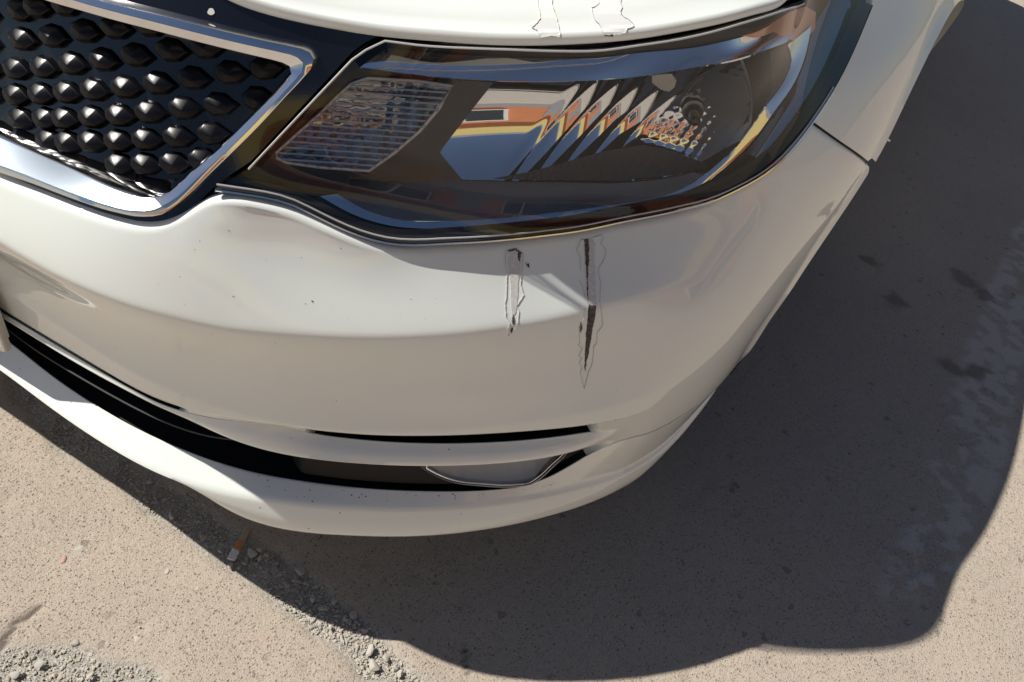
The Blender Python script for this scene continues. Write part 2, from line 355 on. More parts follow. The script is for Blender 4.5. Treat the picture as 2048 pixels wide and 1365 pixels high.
def bumper_rows(q):
    a = np.abs(q); w = 1-sstep(.935, .985, a); w2 = np.maximum(sstep(.600,.618,a)*(1-sstep(.936,.947,a)), 1-sstep(.445,.475,a))
    dc, zb, db, zl, dl = d_crest(a), z_bot(a), d_bot(a), z_lin(a), d_lin(a)
    zbb, dbb, zsb, dsb, dst, zst = z_bb(a), d_bb(a), z_sb(a), d_sb(a), d_st(a), z_st(a); o = np.ones_like(a)
    w3 = sstep(.955, 1.05, a); dl = dl*(1-w3)+dskin(a, zl)*w3; dc = dc*(1-w3)+(dskin(a, .24*o)-.004*sstep(1.1, 1.3, a))*w3
    R = []                                                 # rows of (d, z, material)
    R += [(db-.16, zb+.012, 1), (db-.03, zb+.001, 0), (db-.006, zb, 0), (db-.0015, zb+.002, 0), (db, zb+.006, 0)]
    zc = .24*o
    for t in np.linspace(.15, .85, 6): R.append((db+(dc-db)*t+.002*np.sin(math.pi*t), (zb+.006)+(zc-.005-zb-.006)*t, 0))
    R += [(dc+.0002, zc-.004, 0), (dc-.0015, zc, 0), (dc-.005, zc+.0035, 0)]
    cz = np.minimum(zl, .262)
    for t in np.linspace(.15, .92, 6): R.append(((dc-.005)+(dl-dc+.005)*t, (zc+.0035)+(zl-zc-.0035)*t, 0))
    R += [(dl, zl, 0), (dl-.0012, zl-.0003, 1)]
    nl = len(R)
    O = [(dl-.002, zl-.012, 1), (np.minimum(-.10*o, dl-.05), zl-.010, 1), (-.105*o, (zl+zbb)/2, 1), (np.minimum(-.10*o, dbb-.05), zbb+.006, 1), (dbb-.012, zbb+.004, 1),
         (dbb-.004, zbb+.0002, 0), (dbb-.0012, zbb+.0004, 0), (dbb, zbb+.003, 0)]
    for t in np.linspace(.2, .9, 5): O.append(((dbb)+(dsb-dbb)*t+.0025*np.sin(math.pi*t), (zbb+.003)+(zsb-.001-zbb-.003)*t, 0))
    O += [(dsb, zsb, 0), (dsb-.0012, zsb-.0003, 1)]
    S = [(dsb-.002, zsb-.010, 1), (-.09*o, zsb-.010, 1), (-.09*o, zst, 1), (dst-.010, zst-.003, 1), (dst-.003, zst-.0043, 0), (dst-.0008, zst-.003, 0), (dst, zst, 0)]
    # slot closed: its rows collapse onto the line between blade and upper face
    k = len(S); zs0 = zsb
    for i, (d, z, m) in enumerate(S):
        t = (i+1)/(k); dcl = dsb+(dst-dsb)*t; zcl = zs0+(zst-zs0)*t
        S[i] = (dcl*(1-w2)+d*w2, zcl*(1-w2)+z*w2, m)
    allr = O+S; n = len(allr)
    for i, (d, z, m) in enumerate(allr):                   # fog recess closed towards the corner
        t = (i+1)/n; zcl = zl+(zst-zl)*t; base = dskin(a, zcl)
        dcl = base+(dl-dskin(a, zl))*(1-t)+(dst-dskin(a, zst))*t
        allr[i] = (dcl*(1-w)+d*w, zcl*(1-w)+z*w, m)
    R += allr
    z0 = zst; e0 = dst-dskin(a, z0); cv = sstep(.47, .53, a)*(1-sstep(.60, .73, a)); zt = zT(a)+.0065*cv
    for t in np.linspace(.012, 1, 92):
        z = z0+(zt-.006-z0)*t; R.append((dskin(a, z)+e0*(1-sstep(0, .06, z-z0))+.0095*cv*np.clip(1-(zt-z)/.05, 0, 1)**2, z, 0))
    for dz, dd in ((.0035,.0008),(.0015,.0025),(.0004,.005),(.0008,.014)): R.append((dskin(a, zt-dz)-dd+.0095*cv, zt-dz, 0))
    return R, w, w2
QM = 1.395
qs = np.unique(np.r_[np.arange(0, .30, .012), np.arange(.30, .59, .004), np.arange(.59, .66, .003), np.arange(.66, .93, .006), np.arange(.93, .995, .0025), np.arange(.995, QM, .007), QM-.001, SQ]); qs = qs[np.r_[True, np.diff(qs) > .0007]]
def warp_side(q, z):
    """last columns follow the wheel arch"""
    aq = np.minimum(arch_q(np.minimum(z, .60)), QM); return np.where(q > 1.02, 1.02+(q-1.02)/(QM-1.02)*(aq-1.02), q)
def flare(q, z):
    aq = np.minimum(arch_q(np.minimum(z, .69)), 1.62); s = np.clip(1-(aq-q)/.016, 0, 1); return .005*s*sstep(.24, .36, z)
def build_bumper():
    Vs = []; Fs = []; mi = []; ofs = 0
    for sg in (1, -1):
        R, w, w2 = bumper_rows(qs); P = []
        for d, z, m in R:
            q2 = warp_side(qs, z); d2 = np.where(qs > 1.02, d+dskin(q2, z)-dskin(qs, z), d)+flare(q2, z); P.append(pos(sg*q2, d2, z))
        # turn the arch edge inwards
        P = np.stack(P, 1)                                 # q x rows
        e = P[-1:].copy(); e1 = e.copy(); e1[...,0] -= sg*.003; e1[...,1] += .003; e2 = e.copy(); e2[...,0] -= sg*.03; e2[...,1] += .004
        P = np.concatenate([P, e1, e2]); nu, nv = P.shape[:2]
        f = grid_faces(nu, nv); rm = [r[2] for r in R]
        m = []
        for i in range(nu-1):
            ii = min(i, len(qs)-1)
            for j in range(nv-1):
                b = 1 if (rm[j] == 1 and rm[j+1] == 1) else 0
                if b and j > 3:
                    if w[ii] < .55: b = 0
                    if j > 30 and w2[ii] < .5 and j >= nv-97-8: b = 0
                m.append(b)
        if sg < 0: f = flip(f)
        Vs.append(P.reshape(-1, 3)); Fs += [tuple(i+ofs for i in x) for x in f]; mi += m; ofs += nu*nv
    V = np.concatenate(Vs); me_o = mk('bumper', V, Fs, [M['paint'], M['intake']], car, sharp=50, mi=mi); return me_o
bumper = build_bumper()
# --- fender
def build_fender(sg):
    q = np.unique(np.r_[np.linspace(SQ+.002, QM, 28), np.linspace(QM, 2.36, 84)])
    y = np.interp(q, BQ, BY)
    zlo = np.interp(q, SEAM[:,0], SEAM[:,1])+.0014
    arch = ARC_Z+np.sqrt(np.maximum(ARC_R**2-(y-ARC_Y)**2, 0)); zlo = np.where(q > QM, np.where(np.abs(y-ARC_Y) < ARC_R, np.maximum(arch, .22), .22), zlo)
    k = qz([(1623,244),(1668,176),(1706,100),(1744,10)])
    zhi = np.interp(q, np.r_[k[:,0], 1.40, 1.455, 1.6, 1.8, 2.1, 2.4], np.r_[k[:,1], .850, .912, .932, .948, .97, .985])
    t = np.linspace(0, 1, 26); P = []
    for s in t:
        z = zlo+(zhi-.001-zlo)*s; d = dskin(q, z)
        dist = np.hypot(np.interp(q, BQ, BY)-ARC_Y, z-ARC_Z)-ARC_R; d = d+np.where(q > SQ, .005*np.clip(1-dist/.016, 0, 1), 0)*sstep(.24,.36,z)
        P.append(pos(sg*q, d, z))
    P = np.stack(P, 1)
    n0 = P[:, :1].copy(); n0[...,0] -= sg*.02; n0[...,2] += .004
    n1 = P[:, -1:].copy(); n1[...,0] -= sg*.006; n1[...,2] -= .003
    P = np.concatenate([n0, P, n1], 1); nu, nv = P.shape[:2]; f = grid_faces(nu, nv)
    return mk('fender', P.reshape(-1, 3), f if sg > 0 else flip(f), M['paint'], car, sharp=50)
fender = build_fender(1); build_fender(-1)
# --- hood
H_PX = [(500,5),(603,33),(741,58),(913,74),(1085,80),(1272,69),(1410,46),(1513,21),(1572,0)]
HQ = qz(H_PX); HQ = np.concatenate([[(0,.772),(.2,.774),(.4,.777)], HQ, [(1.2,.856),(1.32,.893),(1.455,.918),(1.6,.938),(1.8,.955),(2.02,.975)]])
def hood_edge(q): return spl(HQ[:,0], HQ[:,1])(np.abs(q))
def build_hood():
    q = np.unique(np.r_[np.arange(-2.0, 2.001, .02), np.arange(.45, 1.2, .01)]); q = q[np.r_[True, np.diff(q) > .004]]; z = hood_edge(q); E = skin(q, z)
    SP = np.stack([np.full(len(q), XC), np.interp(np.abs(q), [0,.5,1.0,1.3,1.6,2.0], [.13,.22,.50,.72,.95,1.30]), 0*q], -1)
    SP[:,2] = np.interp(SP[:,1], [.09,.3,.6,1.0,1.35], [.80,.865,.935,1.00,1.04])
    IN = SP-E; L = np.linalg.norm(IN[:,:2], axis=1); U = IN[:,:2]/L[:,None]
    rows = []
    # rolled front edge, then the panel
    r = .006
    for a in (-60, -30, 0, 25, 50, 72, 88):
        w = math.radians(a); P = E.copy(); P[:,:2] += U*(r*(1-math.cos(w))); P[:,2] += r*math.sin(w)-r*.2; rows.append(P)
    top = rows[-1].copy()
    for t in np.r_[np.linspace(.015, .12, 8), np.linspace(.16, 1, 22)]:
        P = top.copy(); P[:,:2] += U*(L*t)[:,None]; dz = SP[:,2]-top[:,2]
        P[:,2] = top[:,2]+dz*(1-(1-t)**2)*.35+dz*t*.65+.016*(1-np.exp(-L*t/.035))*np.maximum(1-t, 0); rows.append(P)
    G = np.stack(rows, 1); n, m = G.shape[:2]
    B = G[:, :1].copy(); B[...,:2] += U[:,None]*.03; G = np.concatenate([B, G], 1)
    return mk('hood', G.reshape(-1, 3), grid_faces(n, m+1), M['paint'], car, sharp=60), G
hood, HG = build_hood()
# ------------------------------------------------------------------ grille
grille = part('grille')
FO = [(201,0),(252,13),(317,29),(400,50),(482,70),(541,83),(592,94),(617,102),(630,116),(628,129),(614,148),(570,196),(521,250),(473,298),(422,347),(383,386),(350,414),(330,428),(286,435),(231,426),(154,402),(66,369),(0,347)]
FI = [(109,0),(170,17),(232,35),(320,58),(420,84),(500,104),(545,115),(570,122),(584,131),(585,138),(576,149),(531,200),(484,248),(440,292),(395,330),(365,357),(343,375),(325,381),(290,382),(250,374),(176,351),(88,316),(0,276)]
def ext(c):
    """carry a traced (q, z) line on to the middle of the car"""
    a, b = c[0], c[-1]; top = [(0., a[1]+.004), (a[0]*.5, a[1]+.004)]; bot = [(b[0]*.5, b[1]-.002), (0., b[1]-.002)]
    return np.concatenate([top, c, bot])
GO = ext(qz(FO, .003)); GI = ext(qz(FI, -.012))
GOc, GIc = curve(GO, 6), curve(GI, 6)
def sym(P):                                               # left half -> both halves of one closed ring
    m = P[::-1].copy(); m[:,0] = 2*XC-m[:,0]; return P, m
def frame_mesh(profile, name, mats, mi_fn=None, parent=grille):
    """profile: (t across from outer to inner, offset)"""
    rows = []
    for t, o in profile:
        c = GOc*(1-t)+GIc*t; lw = sstep(.58, .70, np.arange(len(c))/len(c)); rows.append(skin(c[:,0], c[:,1], o-lw*.030*max(t-.34, 0)))
    P = np.stack(rows, 1); Q = P.copy(); Q[...,0] = 2*XC-Q[...,0]; n, m = P.shape[:2]
    f = grid_faces(n, m); V = np.concatenate([P.reshape(-1,3), Q.reshape(-1,3)])
    a, b, c = P[0,0], P[1,0], P[1,1]
    if np.dot(np.cross(b-a, c-a), a-np.array([0,1,.6])) < 0: f = flip(f)
    F = f+[tuple(n*m+i for i in x) for x in flip(f)]; mi = None
    if mi_fn: mi = [mi_fn(i, j, n) for i in range(n-1) for j in range(m-1)]*2
    return mk(name, V, F, mats, parent, sharp=30, mi=mi)
# bright frame: outer rim, face, inner chamfer; the lower face is satin
nC = len(GOc)
def fmi(i, j, n):
    low = i > n*.60
    return 1 if (low and 3 <= j <= 6) else 0
frame_mesh([(-.02,-.014),(-.02,-.001),(.03,.003),(.10,.0035),(.34,.0035),(.345,.0025),(.36,.0035),(.84,-.001),(.88,-.002),(.95,-.008),(1.0,-.014),(1.0,-.030)], 'grille_frame', [M['chrome'], M['satin']], fmi)
# gloss black surround between frame, bumper, lamp and hood
LIN = qz([(438,373),(503,330),(600,226),(707,112),(735,92),(772,74)])
hq = np.linspace(LIN[-1,0]-.004, 0, 40)
sur = np.concatenate([[(0, .594)], TQZ[:8], LIN+np.array([-.003,0]), np.stack([hq, hood_edge(hq)-.006], -1)])
hole = curve(GO*.6+GI*.4, 3); hole = np.concatenate([[(0., hole[0,1])], hole, [(0., hole[-1,1])]])
def sur_off(q, z): return -.006-.012*sstep(.006, .0, np.abs(z-zT(q)))*0+0*q
class Both: pass
def patch2(name, poly, off, mat, parent, **k):
    """one part that spans both halves of the car"""
    v, f = cdt(poly, k.get('step', .008), k.get('holes', ())); q, z = v[:,0], v[:,1]; o = off(q, z) if callable(off) else np.full(len(q), float(off))
    P = skin(q, z, o); B = P-skin_n(q, z)*k.get('thick', .003); V, F = thicken(P, f, B); W = V.copy(); W[:,0] = 2*XC-W[:,0]; n = len(V)
    return mk(name, np.concatenate([V, W]), F+[tuple(n+i for i in x) for x in flip(F)], mat, parent, sharp=k.get('sharp', 35))
sur[0,0] = .001; sur[-1,0] = .001
patch2('grille_surround', sur, -.006, M['black_gloss'], grille, step=.012, holes=[hole[1:-1]])
inner = curve(GO*.2+GI*.8, 3); inner = np.concatenate([[(.001, inner[0,1])], inner[2:-2], [(.001, inner[-1,1])]])
GD = -.034
patch2('grille_panel', inner, GD, M['black_gloss'], grille, step=.012)
# studs: shark-tooth bosses on a slanted lattice
ROWS = [[(221,344),(274,344),(332,342)],[(78,295),(116,299),(164,298),(218,297),(275,294),(339,289),(409,282)],
 [(22,251),(71,251),(110,251),(165,248),(221,245),(282,239),(351,231),(423,223),(503,211)],[(12,203),(62,201),(114,198),(169,193),(232,188),(299,180),(370,170),(446,159),(517,150)],
 [(12,150),(67,147),(125,140),(188,132),(254,123),(325,113),(396,107)],[(24,90),(86,84),(150,74),(212,67),(282,62)],[(21,31),(53,24),(110,20)]]
IDX = [3,0,0,0,1,2,3]
pts = []; ij = []
for r, (row, i0) in enumerate(zip(ROWS, [4,1,0,0,0,0,0])):
    for k, p in enumerate(row): pts.append(p); ij.append((r, k+i0))
SQZ = qz(pts, GD+.014)
def stud_mesh():
    # u across, v up, w outwards (metres): a scale with a broad upper face, a ridge and a blunt lower front
    base = [(-.0165,.0005,0),(-.0085,.0110,0),(.004,.0120,0),(.0205,.0035,0),(.010,-.0085,0),(-.004,-.0130,0),(-.0130,-.0090,0)]
    mid = [(-.0150,.0025,.0070),(-.0080,.0085,.0062),(.004,.0095,.0056),(.0165,.0030,.0058),(.0085,-.0066,.0080),(-.0035,-.0104,.0088),(-.0118,-.0062,.0082)]
    tip = [(-.0105,.0010,.0098),(.0010,-.0020,.0118)]
    n = 7; V = base+mid+tip; F = [(i,(i+1)%n,n+(i+1)%n,n+i) for i in range(n)]
    r, t = 2*n, 2*n+1
    F += [(n,n+1,r),(n+1,n+2,t,r),(n+2,n+3,t),(n+3,n+4,t),(n+4,n+5,t),(n+5,n+6,r,t),(n+6,n,r)]
    me = bpy.data.meshes.new('stud'); me.from_pydata(V, [], F); me.materials.append(M['stud'])
    import bmesh
    bm = bmesh.new(); bm.from_mesh(me); bmesh.ops.recalc_face_normals(bm, faces=bm.faces)
    if sum(f.normal.z for f in bm.faces) < 0: bmesh.ops.reverse_faces(bm, faces=bm.faces)
    bmesh.ops.bevel(bm, geom=[e for e in bm.edges if not e.is_boundary], offset=.0007, segments=1, affect='EDGES'); bm.to_mesh(me); bm.free(); finish(me, True, 20); return me
STUD = stud_mesh()
def place_stud(q, z, sg=1, s=1.):
    q = np.array([q]); z = np.array([z]); P = skin(q, z, GD)[0]; n = skin_n(q, z)[0]; e = 1e-3; u = (skin(q+e, z)-skin(q-e, z))[0]; u /= np.linalg.norm(u)
    n = n*.97+np.array([0,0,-.05]); n -= u*np.dot(n, u); n /= np.linalg.norm(n); v = np.cross(n, u)
    if sg < 0:
        P = P*np.array([-1,1,1])+np.array([2*XC,0,0]); u = u*np.array([1,-1,-1]); v = v*np.array([-1,1,1]); n = n*np.array([-1,1,1])
    o = bpy.data.objects.new('stud', STUD); COL.objects.link(o); o.parent = grille
    o.matrix_local = Matrix([[u[0]*s,v[0]*s,n[0]*s,P[0]],[u[1]*s,v[1]*s,n[1]*s,P[1]],[u[2]*s,v[2]*s,n[2]*s,P[2]],[0,0,0,1]])
# extend the lattice towards the middle
A_ = np.array([[1, r, k, r*r, r*k] for r, k in ij], float); cf, *_ = np.linalg.lstsq(A_, SQZ, rcond=None)
inpoly = np.concatenate([[(.0, GI[0,1])], GI, [(.0, GI[-1,1])]])
have = list(map(tuple, SQZ)); extra = []
for r in range(-2, 10):
    for k in range(-16, 13):
        p = np.array([1, r, k, r*r, r*k])@cf
        if p[0] < .012 or not inside(p[None], inpoly)[0]: continue
        if min(math.hypot(p[0]-a, (p[1]-b)) for a, b in have) < .019: continue
        have.append(tuple(p)); extra.append(tuple(p))
for a, b in have: place_stud(a, b, 1, .87); place_stud(a, b, -1, .87)
# ------------------------------------------------------------------ headlight
lamp = part('headlight')
LB = [(438,373),(500,382),(559,393),(592,404),(625,420),(658,437),(724,465),(777,479),(830,483),(879,481),(982,476),(1070,467),(1153,456),(1238,438),(1340,417),(1410,398),(1465,372),(1513,345),(1575,290),(1615,240),(1660,172),(1698,98),(1736,8)]
LT = [(772,74),(844,83),(930,88),(1016,91),(1100,94),(1200,93),(1272,83),(1340,73),(1410,58),(1480,38),(1548,17),(1599,0)]
lb = curve(qz(LB), 3); lt = curve(qz(LT), 3); li = qz([(707,112),(735,92)])
tipq = np.array([(1.385,.820),(1.43,.862),(1.437,.878),(1.40,.880),(1.30,.862),(1.20,.842)])
lens_poly = np.concatenate([lb, tipq, lt[::-1], li[::-1], qz([(600,226),(503,330)])])
def inset_px(p, off): return qz(p, off)
LX = lambda q: .0055+.004*sstep(.62, .80, q)*(1-sstep(1.1, 1.25, q))
lb[:,1] += .7*(LX(lb[:,0])-.0055)
lens_poly = np.concatenate([lb, tipq, lt[::-1], li[::-1], qz([(600,226),(503,330)])])
patch('lens', lens_poly, lambda q, z: LX(q)-(LX(q)-.0055)*sstep(.62, .70, z), M['lens'], lamp, step=.007, thick=.0025)
# lens rim: two fine beads along the lower edge, one above
for k, (o, r, sh) in enumerate(((.0007,.0012,.0),(.0007,.0009,.0042))):
    c = lb[:58]; V, F = tube(skin(c[:,0], c[:,1]+sh, LX(c[:,0])+o), r, 6); mk('lens_bead', V, F, M['chrome'] if k == 0 else M['silver'], lamp)
c = np.concatenate([qz([(503,330),(600,226),(707,112),(735,92)]), lt]); V, F = tube(skin(c[:,0], c[:,1]-.001, np.full(len(c), .0055)), .0009, 6); mk('lens_bead', V, F, M['silver'], lamp)
c = lb[:70]; ribbon('lens_rim', skin(c[:,0], c[:,1], np.full(len(c), -.012)), skin(c[:,0], c[:,1]+.0005, LX(c[:,0])+.0007), M['rubber'], lamp, rows=3)
# rubber seal in the gap around the lens
def seal(name, A, B, off, parent):
    return ribbon(name, skin(A[:,0], A[:,1], np.full(len(A), off)), skin(B[:,0], B[:,1], np.full(len(B), off)), M['rubber'], parent, rows=3, bow=.0008)
n = 90; qq = np.linspace(LIN[0,0]-.006, SQ+.13, n); zb_ = np.interp(qq, lb[:,0], lb[:,1]); tt_ = np.interp(qq, np.r_[TQZ[:,0], qz([(1668,176),(1706,100)])[:,0]], np.r_[TQZ[:,1], qz([(1668,176),(1706,100)])[:,1]])
seal('lens_seal', np.stack([qq, tt_-.006], -1), np.stack([qq, np.maximum(zb_+.004, tt_-.001)], -1), -.008, lamp)
qq = np.linspace(LIN[-1,0]-.02, 1.42, n); seal('hood_seal', np.stack([qq, np.interp(qq, np.r_[lt[:,0], 1.2, 1.30, 1.42], np.r_[lt[:,1], .842, .862, .880])-.003], -1), np.stack([qq, hood_edge(qq)-.002], -1), -.014, lamp)
# housing: dark shell behind everything
HB = -.17
def sunk(q, z, P):                                         # the shell opens downwards behind the lower edge
    lo = np.interp(q, lb[:,0], lb[:,1]); P = P.copy(); P[:,2] -= .12*np.clip(1-(z-lo)/.14, 0, 1); return P
v, f = cdt(lens_poly, .02); P = sunk(v[:,0], v[:,1], skin(v[:,0], v[:,1], np.full(len(v), HB))); V, F = thicken(P, f, P+np.array([0,.004,0])); mk('housing', V, F, M['dark_bezel'], lamp)
lp = dens(lens_poly, .01); n = len(lp); W0 = skin(lp[:,0], lp[:,1], np.full(n, -.004)); W1 = sunk(lp[:,0], lp[:,1], skin(lp[:,0], lp[:,1], np.full(n, HB)))
mk('housing_wall', np.concatenate([W0, W1]), [(i, (i+1) % n, n+(i+1) % n, n+i) for i in range(n)], M['dark_bezel'], lamp)
# trims: bright strips tipped up towards the sky
def px_line(px, off, n=70):
    c = curve(np.array(px, float), 6); s = np.r_[0, np.cumsum(np.linalg.norm(np.diff(c, axis=0), axis=1))]; u = np.linspace(0, s[-1], n)
    p = np.stack([np.interp(u, s, c[:,0]), np.interp(u, s, c[:,1])], -1); q, z, P, nn = on_skin(p, off); return P
UT = [(775,96),(879,107),(1016,115),(1100,117),(1200,116),(1272,107),(1393,95),(1506,69),(1582,48),(1630,21)]
UL = [(720,135),(844,151),(982,162),(1060,164),(1140,163),(1238,158),(1375,138),(1479,117),(1530,101),(1572,86)]
ribbon('upper_trim', px_line(UL, -.014), px_line(UT, -.0262), M['mirror'], lamp, rows=6, bow=.0004)
LL = [(640,393),(708,430),(777,451),(879,458),(982,456),(1084,449),(1221,429),(1340,401),(1403,375),(1444,341),(1496,293),(1548,224),(1589,165),(1610,114),(1623,52)]
LU = [(674,388),(725,418),(794,439),(913,442),(1000,437),(1090,428),(1221,411),(1340,388),(1395,361),(1438,328),(1486,280),(1533,212),(1570,160),(1584,118),(1576,90)]
ribbon('lower_trim', px_line(LL, -.014), px_line(LU, -.017), M['mirror'], lamp, rows=6, bow=.0004)
# dark space above the upper trim
UT0 = [(772,82),(879,92),(1016,97),(1100,99),(1200,98),(1272,89),(1393,68),(1506,36),(1582,10),(1630,-8)]
ribbon('top_shelf', px_line(UT, -.0276), px_line(UT0, -.018), M['intake'], lamp, rows=3, bow=-.002)
# reflector: faceted bowl behind the low-beam bulb
def bowl(px, V0, ax, Fa, Fb, facets=None):
    """view rays onto an elliptic paraboloid with vertex V0 and axis ax"""
    ax = np.array(ax, float); ax /= np.linalg.norm(ax); s = np.cross(np.array([0,0,1.]), ax); s /= np.linalg.norm(s); u = np.cross(ax, s)
    d = ray_dir(np.asarray(px, float)); o = CAM-V0
    oa, ob, ow = o@s, o@u, o@ax; da, db, dw = d@s, d@u, d@ax
    A = da**2/(4*Fa)+db**2/(4*Fb); B = 2*oa*da/(4*Fa)+2*ob*db/(4*Fb)-dw; C = oa**2/(4*Fa)+ob**2/(4*Fb)-ow
    t = (-B+np.sqrt(np.maximum(B*B-4*A*C, 0)))/(2*A)
    P = CAM+d*t[...,None]; r = P-V0; a = r@s; b = r@u; w = r@ax
    if facets is not None: P = P+ax*facets(a, b)[...,None]
    return P, a, b
BULB = on_skin([(1385,218)], -.105)[2][0]
AX = (.40, -.91, .035)
RP = [(985,166),(1060,165),(1140,164),(1238,159),(1375,139),(1479,118),(1500,190),(1497,262),(1470,300),(1430,330),(1350,352),(1250,364),(1100,363),(925,360),(898,330),(880,305),(888,292)]
def facets(a, b):
    u = a-.62*b+.010; x = u/.0225; f = x-np.floor(x); big = sstep(-.135, -.115, u)*(1-sstep(-.020, -.005, u))
    near = sstep(-.020, .0, u); g = b/.0085; g = g-np.floor(g); h = (a-.35*b)/.0125; h = h-np.floor(h)
    return .0009*big*(1-(2*f-1)**2)+near*(.00022*(1-(2*g-1)**2)+.0004*(1-(2*h-1)**2))
def bowl_patch(name, poly, stepx, mat, F, facets=None, thick=.002):
    v, f = cdt(np.array(poly, float), stepx); P, a, b = bowl(v, BULB, AX, F[0], F[1], facets)
    f = flip(f) if np.dot(np.cross(P[f[0][1]]-P[f[0][0]], P[f[0][2]]-P[f[0][0]]), CAM-P[f[0][0]]) < 0 else f
    V, Fc = thicken(P, f, P+np.array([0,thick,0])); return mk(name, V, Fc, mat, lamp, sharp=22)
bowl_patch('reflector', RP, 3.0, M['mirror'], (.24, .055), facets)
# floor: silver-painted tray from the lower trim back to the reflector
L2 = [(700,356),(760,360),(830,362),(925,362),(1030,364),(1120,365),(1250,366),(1350,354),(1395,343),(1430,332),(1470,303),(1497,264),(1503,215),(1508,170),(1505,130)]
ribbon('floor', px_line(LU, -.0185), px_line(L2, -.085), M['silver'], lamp, rows=10, bow=-.006)
# right wall of the bowl, and the thin bright ring in it
ribbon('side_wall', px_line([(1479,116),(1500,190),(1497,262),(1470,302)], -.075), px_line([(1578,86),(1590,120),(1565,172),(1500,262)], -.034), M['dark_bezel'], lamp, rows=6, bow=-.004)
P = px_line([(1481,118),(1495,160),(1502,205),(1499,255),(1490,285)], -.060, 30); V, F = tube(P, .0020, 6); mk('ring', V, F, M['silver'], lamp)
# ribbed glare shelf at the foot of the reflector
RS = [(985,358),(1060,344),(1130,325),(1200,305),(1282,291),(1340,302),(1390,320),(1425,334),(1350,350),(1250,361),(1100,361)]
v, f = cdt(np.array(RS, float), 3.0); P, _, _ = (lambda q, z, P, n: (P, q, z))(*on_skin(v, -.074)); x = (v[:,0]+.75*v[:,1])/7.5
P = P+(CAM-P)/np.linalg.norm(CAM-P, axis=1, keepdims=True)*(.0011*np.abs(np.sin(x*math.pi)))[:,None]
V, F = thicken(P, f if np.dot(np.cross(P[f[0][1]]-P[f[0][0]], P[f[0][2]]-P[f[0][0]]), CAM-P[f[0][0]]) > 0 else flip(f), P+np.array([0,.003,-.001])); mk('glare_shelf', V, F, mat('ribbed_grey', (.09,.09,.092), .35), lamp, sharp=20)
# bulb: socket ring and stem
ax = np.array(AX); ax /= np.linalg.norm(ax); s_ = np.cross([0,0,1.], ax); s_ /= np.linalg.norm(s_); u_ = np.cross(ax, s_)
def lathe(prof, c, ax, n=24):
    V = []; F = []; ax = np.array(ax, float); ax /= np.linalg.norm(ax); s = np.cross(ax, [0,0,1.] if abs(ax[2]) < .9 else [1.,0,0]); s /= np.linalg.norm(s); u = np.cross(s, ax)
    for r, w in prof:
        for k in range(n): a = 2*math.pi*k/n; V.append(np.array(c)+ax*w+r*(math.cos(a)*s+math.sin(a)*u))
    m = len(prof)
    for i in range(m-1):
        for k in range(n): F.append((i*n+k, (i+1)*n+k, (i+1)*n+(k+1) % n, i*n+(k+1) % n))
    return V, F
V, F = lathe([(.0001,.03),(.004,.0295),(.0062,.026),(.0062,.004),(.0095,.004),(.0105,.0),(.0115,-.002)], BULB+ax*.004, ax); mk('bulb', V, F, M['dark_bezel'], lamp)
V, F = lathe([(.0095,.0035),(.0105,.0055),(.0118,.0045),(.0122,.001)], BULB+ax*.004, ax); mk('bulb_collar', V, F, M['silver'], lamp)
tp = np.array([(1304,151),(1342,148),(1352,162),(1348,176),(1338,184),(1322,180),(1304,166)], float); v, f = cdt(tp, 4.); P, _, _ = bowl(v, BULB+ax*.018, AX, .24, .055)
mk('white_reflection', *thicken(P, f if np.dot(np.cross(P[f[0][1]]-P[f[0][0]], P[f[0][2]]-P[f[0][0]]), CAM-P[f[0][0]]) > 0 else flip(f), P+np.array([0,.002,0])), mat('reflection_white', (.72,.71,.66), .4), lamp)  # white plate painted as a bright reflection in the bowl
# bezel: gloss black, between turn signal, divider and lens edge
BZ = [(442,374),(505,331),(600,228),(705,118),(722,138),(844,153),(988,165),(888,293),(879,306),(926,362),(830,364),(760,362),(700,358),(676,386),(640,392),(655,425),(700,455),(760,472),(840,477),(982,469),(1084,462),(1221,443),(1340,410),(1400,390),(1445,368),(1500,335),(1560,280),(1610,222),(1650,165),(1690,95),(1728,8),(1655,8),(1627,52),(1612,116),(1592,167),(1552,226),(1500,296),(1447,344),(1406,378),(1340,404),(1221,432),(1084,452),(982,459),(879,461),(777,454),(708,433),(640,393)]
TS = [(703,168),(735,157),(830,162),(905,172),(880,215),(840,262),(790,305),(738,342),(640,335),(575,326),(553,316),(553,305),(590,272),(640,228),(675,193)]
def bz(part_, hole=None, nm='bezel', off=-.034):
    patch(nm, qz(part_, off), off, M['dark_bezel'], lamp, step=.010, holes=[qz(hole, off)] if hole else [], thick=.002)
bz([(442,374),(505,331),(600,228),(705,118),(722,138),(844,153),(988,165),(940,225),(888,293),(879,306),(926,362),(830,364),(760,362),(700,358),(676,386),(640,392),(600,400),(540,390)], TS)
bz([(442,376),(540,391),(600,401),(640,393),(708,433),(777,454),(879,461),(982,459),(1084,452),(1221,432),(1340,404),(1406,378),(1447,344),(1490,306),(1520,318),(1500,335),(1445,368),(1400,390),(1340,410),(1221,443),(1084,462),(982,469),(840,477),(760,472),(700,455),(655,430),(600,404),(560,394)], None, 'lower_bezel', -.018)
ribbon('sky_band', px_line([(1490,308),(1552,228),(1592,169),(1612,118),(1628,54),(1655,8),(1675,-30)], -.034), px_line([(1520,322),(1572,274),(1612,226),(1652,166),(1690,96),(1728,8),(1742,-30)], -.012), M['sky_tint'], lamp, rows=7, bow=.003)  # blue-grey metal paints the sky mirrored on the lens's outer end
